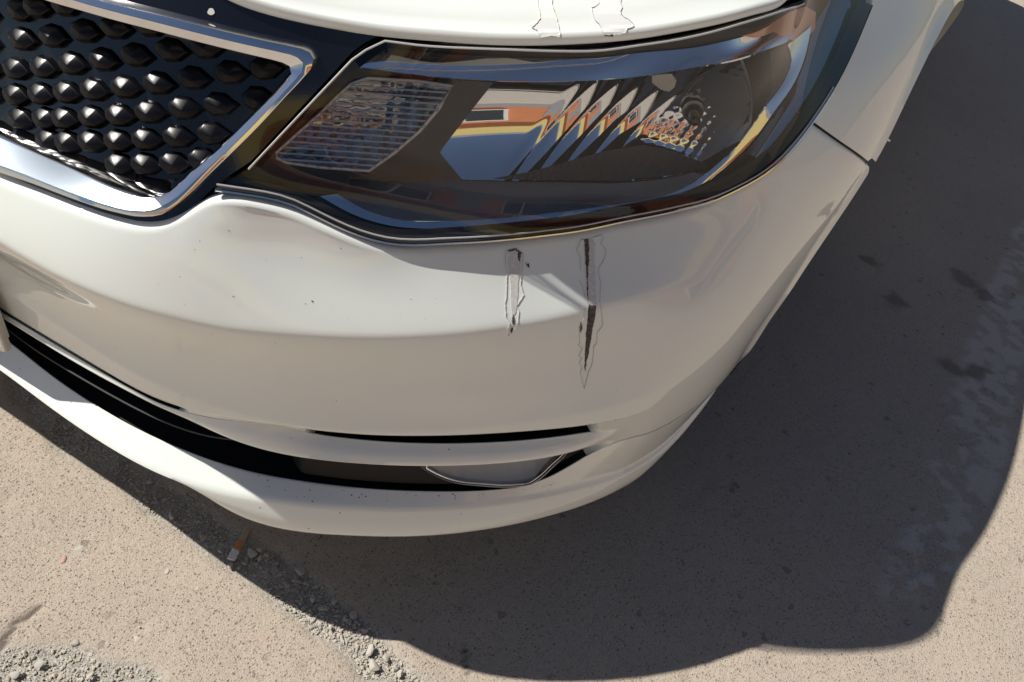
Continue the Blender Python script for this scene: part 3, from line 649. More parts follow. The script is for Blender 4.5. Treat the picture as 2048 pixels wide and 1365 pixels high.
# turn signal: silvered box under a ribbed cover
tsq = qz(TS, -.026)
zr = np.array([tsq[:,1].min(), tsq[:,1].max()])
patch('turn_signal_cover', tsq, lambda q, z: -.026+.0026*np.abs(np.sin((z-zr[0]+.10*(q-.55))/.0092*math.pi))-.0016*np.abs(np.sin(q*260)), M['ribbed'], lamp, step=.0026, thick=.0015, sharp=20)
V, F = tube(skin(tsq[list(range(len(tsq)))+[0],0], tsq[list(range(len(tsq)))+[0],1], np.full(len(tsq)+1, -.026)), .0016, 6); mk('turn_signal_rim', V, F, M['silver'], lamp)
tb = qz(TS, -.062); patch('turn_signal_reflector', tb, lambda q, z: -.062-.010*np.sin((z-tb[:,1].min())/(np.ptp(tb[:,1]))*math.pi)+.0012*np.abs(np.sin(q*150))+.0012*np.abs(np.sin(z*300)), M['mirror'], lamp, step=.005, thick=.002, sharp=25)
L0 = dens(tsq, .006); L1 = np.stack([np.interp(np.arange(len(L0)), np.linspace(0, len(L0)-1, len(dens(tb, .006))), dens(tb, .006)[:,k]) for k in (0,1)], -1)
nn_ = len(L0); mk('turn_signal_box', np.concatenate([skin(L0[:,0], L0[:,1], np.full(nn_, -.027)), skin(L1[:,0], L1[:,1], np.full(nn_, -.063))]), [(i, (i+1) % nn_, nn_+(i+1) % nn_, nn_+i) for i in range(nn_)], M['satin'], lamp)
for y0 in range(172, 338, 12):                             # moulded ribs of the cover
    xs = np.arange(545, 915, 6.); ln = np.stack([xs, y0+.07*(xs-700)], -1); ok = inside(ln, TS)
    if ok.sum() < 4: continue
    q, z, P, n = on_skin(ln[ok], -.022); V, F = tube(P, .00095, 5); mk('rib', V, F, M['rib'], lamp)
# amber plate by the outer end
patch('side_plate', qz([(1483,72),(1540,50),(1612,14),(1632,24),(1630,58),(1605,86),(1575,78),(1548,64),(1510,76)], -.016), -.016, M['amber'], lamp, step=.008)
# same lamp on the other side of the car
def mirror_part(src, name):
    e = part(name)
    for o in [c for c in src.children]:
        me = o.data.copy(); n = len(me.vertices); co = np.empty(n*3); me.vertices.foreach_get('co', co); co = co.reshape(-1, 3); co[:,0] = 2*XC-co[:,0]
        me.vertices.foreach_set('co', co.ravel()); me.flip_normals(); me.update()
        c = bpy.data.objects.new(o.name.split('.')[0], me); COL.objects.link(c); c.parent = e
    return e
mirror_part(lamp, 'headlight')
# ------------------------------------------------------------------ lower intake, fog lamp, plate
intake = part('lower_intake')
q_ = np.arange(-.56, .561, .01)
for zz, dd, h in ((.335,-.050,.004),(.300,-.060,.004)):
    R = [pos(q_, np.full(len(q_), dd-.03), zz+.006), pos(q_, np.full(len(q_), dd), zz+h), pos(q_, np.full(len(q_), dd+.0015), zz+h*.5), pos(q_, np.full(len(q_), dd), zz), pos(q_, np.full(len(q_), dd-.03), zz-.002)]
    P = np.stack(R, 1); mk('slat', P.reshape(-1,3), flip(grid_faces(len(q_), 5)), M['black_plastic'], intake)
q_ = np.arange(-.57, .571, .01); P = np.stack([pos(q_, np.full(len(q_), -.092), np.full(len(q_), z)) for z in (.262,.38)], 1); mk('intake_mesh', P.reshape(-1,3), flip(grid_faces(len(q_), 2)), M['intake'], intake)
def fog(sg):
    fg = part('fog_lamp')
    # bezel plate closing the recess
    q = np.arange(.545, .975, .006); P = []
    for t in np.linspace(0, 1, 8):
        z = z_lin(q)+.002+(.352-z_lin(q))*t; d = d_lin(q)-.010-.045*t; d = d-.05*(1-sstep(.545,.60,q)); P.append(pos(sg*q, d, z))
    P = np.stack(P, 1); n = len(q); f = flip(grid_faces(n, 8)) if sg < 0 else grid_faces(n, 8); mk('fog_bezel', P.reshape(-1,3), f, M['intake'], fg)
    out = [(846,938),(868,950),(905,964),(960,971),(1030,973),(1062,968),(1085,952),(1108,930),(1128,912),(1148,880),(1135,862),(1040,858),(940,862),(880,880),(852,905)]
    c = curve(np.array(out+[out[0]], float), 4)[:-1]; ctr = c.mean(0)
    pl0 = pos(np.array([.80]), np.array([-.030]), np.array([.29]))[0]; nv = np.array([.62,-.72,.32]); nv /= np.linalg.norm(nv)
    def on_plane(px, dep):
        d = ray_dir(px); t = ((pl0-nv*dep-CAM)@nv)/(d@nv); P = CAM+d*t[:,None]
        if sg < 0: P[:,0] = 2*XC-P[:,0]
        return P
    rings = [(1.03,.016),(1.03,-.002),(1.0,-.005),(.965,-.004),(.95,.000)]; R = np.stack([on_plane(ctr+(c-ctr)*s, dp) for s, dp in rings], 1); n = len(c)
    f = grid_faces(n, len(rings), True); mk('rim', R.reshape(-1,3), f if sg > 0 else flip(f), M['black_gloss'], fg)
    v, f = cdt(ctr+(c-ctr)*.955, 5.); P = on_plane(v, 0.); bul = np.clip(1-np.linalg.norm((v-ctr)/np.array([150,60]), axis=1)**2, 0, 1); nn = nv*np.array([sg,1,1]); P = P+nn*(.006*bul)[:,None]
    ok = np.dot(np.cross(P[f[0][1]]-P[f[0][0]], P[f[0][2]]-P[f[0][0]]), nn) > 0; V, F = thicken(P, f if ok else flip(f), P-nn*.002); mk('fog_lens', V, F, M['lens'], fg)
    P2 = on_plane(v, .006)-nn*(.022*bul+.0012*np.abs(np.sin(v[:,0]/9.)))[:,None]; mk('fog_reflector', P2, f if ok else flip(f), mat('fog_silver', (.84,.81,.76), .5, .15), fg)
    V, F = tube(np.concatenate([on_plane(ctr+(c-ctr)*.955, -.003)]*1+[on_plane(ctr+(c[:1]-ctr)*.955, -.003)]), .0013, 6); mk('chrome_ring', V, F, M['chrome'], fg)
    return fg
fog(1); fog(-1)
d_rg = trace([(14,660),(69,701),(193,774),(344,853),(440,886)], .312, lo=(0,-.075), hi=[(.60,-.06)])
q_ = np.arange(-.52, .521, .01); V, F = tube(pos(q_, d_rg(q_), np.full(len(q_), .312)), .0011, 6); mk('slat_edge_glint', V, F, mat('slat_edge_glint', (.06,.06,.062), .4), intake)  # lighter grey paints a faint highlight along the slat's front edge
# number plate, its right end just in view
plate = part('license_plate')
pr = at_height(np.array([(22,708)], float), .305)[0]      # lower right corner of the frame
W_, H_ = .53, .116; ux = np.array([1,.0,0.]); up = np.array([0,-.02,1.]); up /= np.linalg.norm(up); nn = np.cross(ux, up)
def plate_pt(x, y, w): return pr+ux*(x-W_)+up*y+nn*w
def rrect(x0, x1, y0, y1, r, n=5):
    o = []
    for cx, cy, a0 in ((x1-r,y0+r,-90),(x1-r,y1-r,0),(x0+r,y1-r,90),(x0+r,y0+r,180)):
        for k in range(n+1): a = math.radians(a0+90*k/n); o.append((cx+r*math.cos(a), cy+r*math.sin(a)))
    return o
rings = [(rrect(0,W_,0,H_,.010), -.003), (rrect(0,W_,0,H_,.010), .003), (rrect(.0015,W_-.0015,.0015,H_-.0015,.009), .0045), (rrect(.009,W_-.007,.007,H_-.007,.006), .0045), (rrect(.010,W_-.010,.010,H_-.010,.005), .001)]
R = np.array([[plate_pt(x, y, w) for x, y in r] for r, w in rings]).transpose(1,0,2); n = R.shape[0]; mk('plate_frame', R.reshape(-1,3), grid_faces(n, len(rings), True), M['plate_frame'], plate)
pb = [plate_pt(x, y, .0015) for x, y in rrect(.0102,W_-.0102,.0102,H_-.0102,.005)]; pk = [plate_pt(x, y, -.010) for x, y in rrect(.0102,W_-.0102,.0102,H_-.0102,.005)]
V, F = thicken(np.array(pb), [tuple(range(len(pb)))], np.array(pk)); mk('plate_sheet', V, F, M['plate'], plate)
MBp = MB(); MBp.box(plate_pt(W_/2, H_*.5, -.02), (.12,.018,.03)); MBp.build('plate_bracket', M['black_plastic'], plate)
# ------------------------------------------------------------------ wheels
def wheel_mesh():
    R, r, w = .35, .215, .095
    prof = [(r,-w+.012),(r+.012,-w),(R-.06,-w-.004),(R-.02,-w+.002),(R-.006,-w+.018),(R,-w+.04),(R,w-.04),(R-.006,w-.018),(R-.02,w-.002),(R-.06,w+.004),(r+.012,w),(r,w-.012)]
    return lathe(prof, (0,0,0), (1,0,0), 64)
def build_wheel(x, y, steer, sg):
    w = part('wheel'); w.location = (x, y, .35); w.rotation_euler = (0, 0, steer)
    V, F = wheel_mesh(); t = _mk('tyre', V, F, M['tyre'], w)
    b = MB()
    V, F = lathe([(.214,-.083),(.205,-.07),(.200,0),(.205,.06),(.214,.083),(.206,.088),(.196,.078)], (0,0,0), (sg,0,0), 48); b.add(V, F)
    V, F = lathe([(.0005,.066),(.03,.064),(.045,.055),(.05,.03)], (0,0,0), (sg,0,0), 24); b.add(V, F)
    for k in range(5):
        a = 2*math.pi*k/5+.3; e = np.array([0, math.cos(a), math.sin(a)]); s = np.cross([1,0,0], e)
        for h in (-1, 1):
            p0 = np.array([sg*.055,0,0])+e*.035+s*h*.018; p1 = np.array([sg*.07,0,0])+e*.202+s*h*.030; V, F = tube([p0, (p0+p1)/2+np.array([sg*.006,0,0]), p1], [.013,.011,.011], 6); b.add(V, F)
    o = _mk('rim', b.v, b.f, M['rim'], w); return w
build_wheel(.776, 1.01, math.radians(.5), 1); build_wheel(2*XC-.776, 1.01, math.radians(.5), -1)
build_wheel(.745, 3.55, 0, 1); build_wheel(2*XC-.745, 3.55, 0, -1)
# inner arch liners and floor pan
for sg in (1, -1):
    for yc in (1.01, 3.55):
        b = []; n = 40
        for k in range(n+1):
            a = math.radians(-14+208*k/n); yy = yc+(ARC_R+.012)*math.cos(a); zz = ARC_Z+(ARC_R+.012)*math.sin(a)
            for x in (.845, .80, .55): b.append((XC+sg*(x-XC), yy, max(zz, .18)))
        mk('arch_liner', b, grid_faces(n+1, 3), M['black_plastic'], car)
        b = MB(); b.box((XC+sg*(.55-XC), yc, .45), (.006, .42, .27)); b.build('arch_wall', M['intake'], car)
b = MB(); b.box((XC, 2.3, .215), (.80, 2.05, .012)); b.box((XC, .30, .225), (.52, .16, .012)); b.build('floor_pan', M['intake'], car)
b = MB(); b.box((XC, .75, .52), (.60, .02, .26)); b.box((XC, .32, .50), (.45, .015, .22)); b.build('radiator', M['intake'], car)
# ------------------------------------------------------------------ body behind the front wheels
def loft_body():
    st = [(1.62,.985,-.004),(2.2,.965,.008),(2.9,.965,.006),(3.4,.97,.0),(3.9,.985,-.02),(4.15,.98,-.06),(4.30,.95,-.14),(4.36,.80,-.22)]
    V = []
    for y, zt, dx in st:
        h = .915+dx-XC
        for x, z in ((h-.07,.20),(h-.045,.24),(h-.02,.32),(h-.012,.5),(h,.66),(h-.008,.72),(h-.045,.82),(h-.10,zt-.02),(h-.13,zt),(h-.2,zt+.01)): V.append((XC+x, y, z))
    n, m = len(st), 10; F = grid_faces(n, m); W = [(2*XC-x, y, z) for x, y, z in V]
    cap = [tuple((n-1)*m+k for k in range(m))]
    Fa = F; Fb = [tuple(n*m+i for i in f) for f in flip(F)]
    bk = [tuple([(n-1)*m+k for k in range(m)]+[n*m+(n-1)*m+k for k in reversed(range(m))])]
    return mk('body_side', V+W, Fa+Fb+bk, M['paint'], car, sharp=50)
loft_body()
def cabin():
    # (y, half width, height) of lower and upper edge loops
    lo = [(1.22,.66,1.02),(1.30,.74,.99),(2.2,.79,.975),(3.0,.79,.975),(3.45,.76,.985),(3.70,.60,.99)]; hi = [(1.98,.50,1.40),(2.02,.56,1.415),(2.4,.60,1.455),(2.8,.60,1.46),(3.10,.57,1.44),(3.14,.50,1.43)]
    b = MB(); g = MB()
    L = [(XC+w, y, z) for y, w, z in lo]; H = [(XC+w, y, z) for y, w, z in hi]; L2 = [(2*XC-x, y, z) for x, y, z in L]; H2 = [(2*XC-x, y, z) for x, y, z in H]
    g.add(L[1:5]+H[1:5], [(0,1,5,4),(1,2,6,5),(2,3,7,6)]); g.add(L2[1:5]+H2[1:5], [(4,5,1,0),(5,6,2,1),(6,7,3,2)])
    g.build('side_window', M['glass'], car, True)
    g = MB(); g.add([L2[1],L2[0],L[0],L[1],H2[1],H2[0],H[0],H[1]], [(0,1,5,4),(1,2,6,5),(2,3,7,6)]); g.build('windshield', M['glass'], car, True)
    g = MB(); g.add([L2[4],L2[5],L[5],L[4],H2[4],H2[5],H[5],H[4]], [(4,5,1,0),(5,6,2,1),(6,7,3,2)]); g.build('rear_window', M['glass'], car, True)
    R = [(XC, y, z+.035) for y, w, z in hi]; b.add([p for r in zip(H2, R, H) for p in r], grid_faces(6, 3)); b.build('roof', M['paint'], car, True)
    g = MB()
    for A, B in ((L, H), (L2, H2)):
        for i, j in ((1,1),(4,4)): V, F = tube([A[i], B[j]], .032, 8); g.add(V, F)
        V, F = tube([A[2], B[2]], .028, 6); g.add(V, F); V, F = tube(B[1:5], .03, 8); g.add(V, F)
    g.build('pillar', M['paint'], car, True)
    g = MB(); V = []
    for y, z, w in ((3.45,.985,.80),(3.7,.995,.78),(4.0,1.0,.76),(4.2,.99,.72),(4.31,.95,.66)): V += [(2*XC-(XC+w), y, z), (XC, y, z+.02), (XC+w, y, z)]
    g.add(V, grid_faces(5, 3)); g.build('trunk_lid', M['paint'], car, True)
    g = MB(); g.add([(XC-.70,1.16,1.0),(XC+.70,1.16,1.0),(XC+.70,1.34,.985),(XC-.70,1.34,.985)], [(0,1,2,3)]); g.build('cowl', M['black_plastic'], car)
cabin()

for sg in (1, -1):
    mr = part('side_mirror'); b = MB(); n = 14; V = []
    for i, (w, r) in enumerate(((-.10,.30),(-.095,.75),(-.05,.97),(.03,1.0),(.085,.85),(.10,.4))):
        for k in range(n): a = 2*math.pi*k/n; V.append((XC+sg*(.99-XC+w), 1.46-.05*(1-r)+.06*r*math.cos(a), 1.045+.068*r*math.sin(a)))
    f = [(i*n+k, i*n+(k+1) % n, (i+1)*n+(k+1) % n, (i+1)*n+k) for i in range(5) for k in range(n)]+[tuple(range(n-1,-1,-1)), tuple(5*n+k for k in range(n))]
    mk('mirror_shell', V, f if sg < 0 else flip(f), M['paint'], mr); V, F = tube([(XC+sg*(.80-XC),1.42,.985),(XC+sg*(.86-XC),1.43,1.0),(XC+sg*(.92-XC),1.45,1.02)], .022, 8); mk('mirror_arm', V, F, M['black_plastic'], mr)
# ------------------------------------------------------------------ ground
def gp(px, z=0.): return at_height(np.asarray(px, float), np.full(len(px), z))[:, :2]
def value_noise(x, y, s, seed=0):
    xs, ys = x/s, y/s; i, j = np.floor(xs).astype(int), np.floor(ys).astype(int); u, v = xs-i, ys-j; u, v = u*u*(3-2*u), v*v*(3-2*v)
    def h(a, b): n = np.sin(a*127.1+b*311.7+seed*74.7)*43758.5453; return n-np.floor(n)
    return (h(i,j)*(1-u)+h(i+1,j)*u)*(1-v)+(h(i,j+1)*(1-u)+h(i+1,j+1)*u)*v
def fbm(x, y, s, n=4, seed=0): return sum(value_noise(x, y, s/2**k, seed+k)*.5**k for k in range(n))/(2-.5**(n-1))
def dist_line(x, y, L):
    d = np.full(x.shape, 9.)
    for (ax, ay), (bx, by) in zip(L[:-1], L[1:]):
        t = np.clip(((x-ax)*(bx-ax)+(y-ay)*(by-ay))/((bx-ax)**2+(by-ay)**2), 0, 1); d = np.minimum(d, np.hypot(x-ax-t*(bx-ax), y-ay-t*(by-ay)))
    return d
BAND = gp([(60,770),(170,880),(300,975),(420,1070),(520,1125),(620,1200),(720,1290),(810,1365),(880,1430)])
PATCH = gp([(-60,1330),(60,1345),(170,1355),(260,1375)])
def band_mask(x, y):
    n = fbm(x, y, .06, 3, 3); d = dist_line(x, y, BAND)+.030*(n-.5); d2 = dist_line(x, y, PATCH)+.03*(n-.5)
    return np.maximum(1-sstep(.018, .040, d), 1-sstep(.02, .045, d2))
def axis(lo, hi, step, far):
    a = np.arange(lo, hi, step); g = np.geomspace(step*1.5, far, 34); return np.r_[(lo-np.cumsum(np.diff(np.r_[0, g])))[::-1], a, hi+np.cumsum(np.diff(np.r_[0, g]))]
gx = axis(-.35, 1.95, .006, 260.); gy = axis(-.28, 2.3, .006, 260.)
X_, Y_ = np.meshgrid(gx, gy, indexing='ij'); bm_ = band_mask(X_, Y_)
near = ((X_ > -1) & (X_ < 2.6) & (Y_ > -1) & (Y_ < 3)).astype(float)
Z_ = near*((fbm(X_, Y_, .5, 3, 9)-.5)*.006+(fbm(X_, Y_, .03, 2, 4)-.5)*.0016-bm_*(.004+.004*fbm(X_, Y_, .02, 2, 8)))
Z_ -= near*(fbm(X_, Y_, .5, 3, 9)-.5)*.0
SMP = gp([(2070,380),(2000,520),(1955,640),(1890,800),(1845,950),(1790,1080),(1755,1190),(1870,1205),(1960,1090),(2005,960),(2040,760),(2100,560)])
BLOT = gp([(1930,560),(1965,590),(1905,735),(1950,745),(1740,520),(1790,600)]); CRACK = gp([(-20,1310),(10,1275),(30,1245),(62,1225),(75,1215)]); CRACK2 = gp([(930,1294),(931,1320),(934,1345)])
n1, n2 = fbm(X_, Y_, .10, 4, 11), fbm(X_, Y_, .028, 3, 21)
for cx, cy in RNG.uniform([-.3,-.25],[1.5,.75],(150,2)):       # shallow spalls
    r_ = RNG.uniform(.005, .018); m_ = (np.abs(X_-cx) < .04) & (np.abs(Y_-cy) < .04)
    if m_.any(): Z_[m_] -= RNG.uniform(.0010, .0024)*(1-sstep(r_*.55, r_, np.hypot(X_[m_]-cx, Y_[m_]-cy)+.012*(n2[m_]-.5)))
_ins = inside(np.stack([X_.ravel(), Y_.ravel()], -1), SMP).reshape(X_.shape); _ed = dist_line(X_, Y_, np.concatenate([SMP, SMP[:1]]))*np.where(_ins, 1, -1)
smear = sstep(-.012, .016, _ed+.03*(n1-.5))*sstep(.40, .58, n2+.45*(n1-.5))
dark = np.zeros_like(X_)
for p_, r_ in zip(BLOT, (.045,.03,.035,.04,.03,.035)): dark = np.maximum(dark, 1-sstep(r_*.5, r_*1.15, np.hypot(X_-p_[0], Y_-p_[1])+.05*(n2-.5)))
crk = np.maximum(1-sstep(.001, .006, dist_line(X_, Y_, CRACK)+.004*(n2-.5)), .8*(1-sstep(.0, .004, dist_line(X_, Y_, CRACK2)))); dark = np.maximum(dark, crk*2.2); Z_ -= crk*.003
dust = fbm(X_, Y_, .35, 4, 31)
gm = bpy.data.meshes.new('ground'); nu, nv = X_.shape
V = np.stack([X_, Y_, Z_], -1).reshape(-1, 3); ii, jj = np.meshgrid(np.arange(nu-1), np.arange(nv-1), indexing='ij'); a = (ii*nv+jj).ravel()
F = np.stack([a, a+nv, a+nv+1, a+1], -1)
gm.vertices.add(len(V)); gm.vertices.foreach_set('co', V.ravel()); gm.loops.add(F.size); gm.loops.foreach_set('vertex_index', F.ravel().astype(np.int32))
gm.polygons.add(len(F)); gm.polygons.foreach_set('loop_start', np.arange(0, F.size, 4, dtype=np.int32)); gm.update(calc_edges=True); gm.polygons.foreach_set('use_smooth', [True]*len(F))
for nm, arr in (('grit', bm_), ('smear', smear), ('dark', dark), ('dust', dust)):
    at = gm.attributes.new(nm, 'FLOAT', 'POINT'); at.data.foreach_set('value', arr.ravel().astype(np.float32))
def ground_mat():
    m = bpy.data.materials.new('old_concrete'); m.use_nodes = True; nt = m.node_tree; b = nt.nodes['Principled BSDF']; N = nt.nodes.new; L = nt.links.new
    b.inputs['Roughness'].default_value = .92; b.inputs['Specular IOR Level'].default_value = .25
    tc = N('ShaderNodeTexCoord')
    def noise(s, d=4, r=.55):
        n = N('ShaderNodeTexNoise'); n.inputs['Scale'].default_value = s; n.inputs['Detail'].default_value = d; n.inputs['Roughness'].default_value = r; L(tc.outputs['Object'], n.inputs['Vector']); return n.outputs[0]
    def ramp(v, a, b_, lo=0., hi=1.):
        r = N('ShaderNodeMapRange'); r.interpolation_type = 'SMOOTHSTEP'; r.inputs[1].default_value = a; r.inputs[2].default_value = b_; r.inputs[3].default_value = lo; r.inputs[4].default_value = hi; L(v, r.inputs[0]); return r.outputs[0]
    def mix(f, A, B):
        x = N('ShaderNodeMix'); x.data_type = 'RGBA'
        for s, v in (('A', A), ('B', B)):
            if isinstance(v, tuple): x.inputs[s].default_value = (*v, 1)
            else: L(v, x.inputs[s])
        if isinstance(f, float): x.inputs['Factor'].default_value = f
        else: L(f, x.inputs['Factor'])
        return x.outputs['Result']
    def mul(a, c):
        x = N('ShaderNodeMath'); x.operation = 'MULTIPLY'
        for i, v in enumerate((a, c)):
            if isinstance(v, float): x.inputs[i].default_value = v
            else: L(v, x.inputs[i])
        return x.outputs[0]
    def add(a, c):
        x = N('ShaderNodeMath'); x.operation = 'ADD'; L(a, x.inputs[0])
        if isinstance(c, float): x.inputs[1].default_value = c
        else: L(c, x.inputs[1])
        return x.outputs[0]
    def attr(n):
        x = N('ShaderNodeAttribute'); x.attribute_name = n; return x.outputs['Fac']
    col = mix(ramp(noise(9., 5), .35, .7), (.40,.338,.274), (.36,.306,.25))
    col = mix(mul(ramp(attr('dust'), .35, .75), .7), col, (.44,.375,.31))
    col = mix(mul(ramp(noise(2.2, 5), .42, .66), .3), col, (.36,.30,.25))
    col = mix(mul(ramp(noise(70., 4), .45, .75), .5), col, (.36,.31,.25))
    # sand grains and pits
    grain = ramp(noise(520., 3, .7), .36, .66)
    col = mix(mul(grain, .55), col, (.56,.485,.41))
    col = mix(mul(ramp(noise(900., 2), .52, .68), .5), col, (.20,.165,.125))
    def pit_layer(scale, rmin, rmax, soft):
        v = N('ShaderNodeTexVoronoi'); v.inputs['Scale'].default_value = scale
        ds = N('ShaderNodeVectorMath'); ds.operation = 'ADD'; nz = N('ShaderNodeTexNoise'); nz.inputs['Scale'].default_value = scale*1.7; L(tc.outputs['Object'], nz.inputs['Vector'])
        sc = N('ShaderNodeVectorMath'); sc.operation = 'SCALE'; sc.inputs[3].default_value = .7/scale; L(nz.outputs['Color'], sc.inputs[0]); L(tc.outputs['Object'], ds.inputs[0]); L(sc.outputs[0], ds.inputs[1]); L(ds.outputs[0], v.inputs['Vector'])
        sp = N('ShaderNodeSeparateColor'); L(v.outputs['Color'], sp.inputs[0]); th = ramp(sp.outputs[0], 0., 1., rmin, rmax)
        df = N('ShaderNodeMath'); df.operation = 'SUBTRACT'; L(th, df.inputs[0]); L(v.outputs['Distance'], df.inputs[1]); return ramp(df.outputs[0], -.02, soft)
    pa = pit_layer(185., -.04, .29, .10); pb = pit_layer(360., -.02, .36, .12); pc = mul(pit_layer(40., -.12, .26, .05), ramp(noise(16., 3), .46, .58))
    mx1 = N('ShaderNodeMath'); mx1.operation = 'MAXIMUM'; L(pa, mx1.inputs[0]); L(mul(pb, .8), mx1.inputs[1])
    pits = N('ShaderNodeMath'); pits.operation = 'MAXIMUM'; L(mx1.outputs[0], pits.inputs[0]); L(mul(pc, .8), pits.inputs[1])
    col = mix(mul(pits.outputs[0], .58), col, (.105,.083,.064))
    grit = attr('grit'); col = mix(mul(grit, .85), col, mix(ramp(noise(220., 3), .4, .65), (.33,.31,.28), (.46,.435,.39)))
    col = mix(mul(attr('smear'), .58), col, (.62,.57,.52)); col = mix(mul(attr('dark'), .62), col, (.15,.125,.105))
    L(col, b.inputs['Base Color'])
    h = add(mul(pits.outputs[0], -1.3), mul(noise(420., 3, .7), 1.1)); h = add(h, mul(noise(90., 5, .65), 1.6)); h = add(h, mul(mul(noise(150., 3), 3.0), grit))
    bp = N('ShaderNodeBump'); bp.inputs['Strength'].default_value = .85; bp.inputs['Distance'].default_value = .0016; L(h, bp.inputs['Height']); L(bp.outputs[0], b.inputs['Normal']); return m
gm.materials.append(ground_mat()); ground = bpy.data.objects.new('ground', gm); COL.objects.link(ground); tag(ground, kind='structure')
# ------------------------------------------------------------------ loose stones
import bmesh
def stone_data(seed, sub=2):
    bm = bmesh.new(); bmesh.ops.create_icosphere(bm, subdivisions=sub, radius=1.); r = np.random.default_rng(seed)
    pl = r.normal(size=(9, 3)); pl /= np.linalg.norm(pl, axis=1, keepdims=True); h = r.uniform(.42, .8, 9)
    for v in bm.verts:
        p = np.array(v.co)
        for n_, hh in zip(pl, h):
            e = p@n_
            if e > hh: p = p-n_*(e-hh)*.9
        p = p*np.array([1, .78, .5]); v.co = p
    me = bpy.data.meshes.new('stone'); bm.to_mesh(me); bm.free(); finish(me, True, 30); return me
SM = [mat('stone_grey', (.44,.41,.365), .9, noise=(160., .8, (.33,.305,.27))), mat('stone_tan', (.48,.42,.34), .9, noise=(120., .8, (.36,.31,.25))), mat('stone_pink', (.42,.27,.22), .9, noise=(150., .7, (.26,.17,.14)))]
# gritty crumbs: too many to count
protos = []
for k in range(6):
    me = stone_data(40+k, 1); co = np.empty(len(me.vertices)*3); me.vertices.foreach_get('co', co); protos.append((co.reshape(-1, 3), [tuple(p.vertices) for p in me.polygons]))
def scatter(n, size, region, seed):
    r = np.random.default_rng(seed); out = []
    lo, hi = region.min(0)-.08, region.max(0)+.08
    while len(out) < n:
        p = r.uniform(lo, hi, (4000, 2)); w = band_mask(p[:,0], p[:,1])**1.5
        for x, y in p[r.random(4000) < w]: out.append((x, y, size[0]*(size[1]/size[0])**(r.random()**2.2)))
    return out[:n]
b = MB()
for L_, n_, sd in ((BAND, 10500, 3), (PATCH, 1900, 4)):
    for x, y, s in scatter(n_, (.0007, .0042), L_, sd):
        co, fs = protos[RNG.integers(6)]; a, c_ = RNG.uniform(0, 6.28, 2); ca, sa = math.cos(a), math.sin(a); P = co*s*RNG.uniform(.75, 1.25, 3); P = np.stack([P[:,0]*ca-P[:,1]*sa, P[:,0]*sa+P[:,1]*ca, P[:,2]], -1)+np.array([x, y, -.0048+s*.12]); b.add(P, fs, int(RNG.random() < .3))
for x, y in RNG.uniform([-.3,-.25],[1.6,1.2],(420,2)):          # strays on the slab
    s = RNG.uniform(.0008, .0026); co, fs = protos[RNG.integers(6)]; b.add(co*s+np.array([x, y, .0008]), fs, 1)
gr = b.build('gravel', SM[:2], None, True); tag(gr, 'grey crumbled concrete grit along the broken slab joint', 'gravel', kind='stuff')
BIG = [(505,1108,13,0,'angular dark grey stone beside the cigarette butt, under the bumper shadow'),(520,1100,11,0,None),(533,1112,8,0,None),(520,1118,7,0,None),(600,1145,14,0,None),(592,1163,9,0,None),
 (345,1035,14,0,None),(408,1078,8,0,None),(440,1103,7,0,None),(462,1132,8,0,None),(648,1218,11,0,None),(668,1206,9,0,None),(690,1240,8,0,None),(706,1232,10,0,None),(742,1300,14,0,None),(747,1335,17,0,None),(772,1318,9,0,None),(790,1335,8,0,None),(625,1200,8,0,None),
 (365,1010,6,0,None),(478,1137,6,0,None),(490,1127,7,0,None),(560,1150,6,0,None),(575,1172,6,0,None),(80,1330,9,0,None),(30,1350,10,0,None),(180,1352,8,0,None),(300,965,7,0,None),(330,1000,6,0,None),(730,1262,8,0,None),(660,1255,6,0,None),(800,1350,9,0,None)]
EMB = [(128,1118,11,2,'rounded pink pebble set in the concrete beside a grey one'),(160,1097,13,0,'rounded pale grey pebble set in the concrete beside a pink one'),(75,1023,10,0,'lone grey stone in a small pit of the sunlit concrete'),(279,1133,8,1,None),(333,1143,7,0,None),(395,1178,8,1,None),(275,1278,9,1,None),(150,1285,8,0,None),(392,1260,6,2,None),(533,1277,5,2,None)]
sm_cache = {}
def stone(px, mm, mi, label, group, sink):
    k = random.randrange(8); key = (k, mi)
    if key not in sm_cache:
        me = stone_data(100+k); me.materials.append(SM[mi]); sm_cache[key] = me
    o = bpy.data.objects.new('stone', sm_cache[key]); COL.objects.link(o); p = gp([px])[0]; s = mm/1000*.72
    o.location = (p[0], p[1], s*.62*(1-sink)-.003*sink*0-(0.003 if sink < .6 else 0)); o.scale = (s, s, s*(1 if sink < .6 else .8)); o.rotation_euler = (random.uniform(-.2,.2), random.uniform(-.2,.2), random.uniform(0, 6.28))
    tag(o, label, 'stone', group)
for x, y, mm, mi, lb_ in BIG: stone((x, y), mm, mi, lb_ or 'loose grey stone lying in the crumbled joint of the slab', None if lb_ else 'loose stones in the crumbled joint', .68)
for x, y, mm, mi, lb_ in EMB: stone((x, y), mm, mi, lb_ or 'small worn pebble set flush in the sunlit concrete slab', None if lb_ else 'pebbles set in the slab', 1.15)
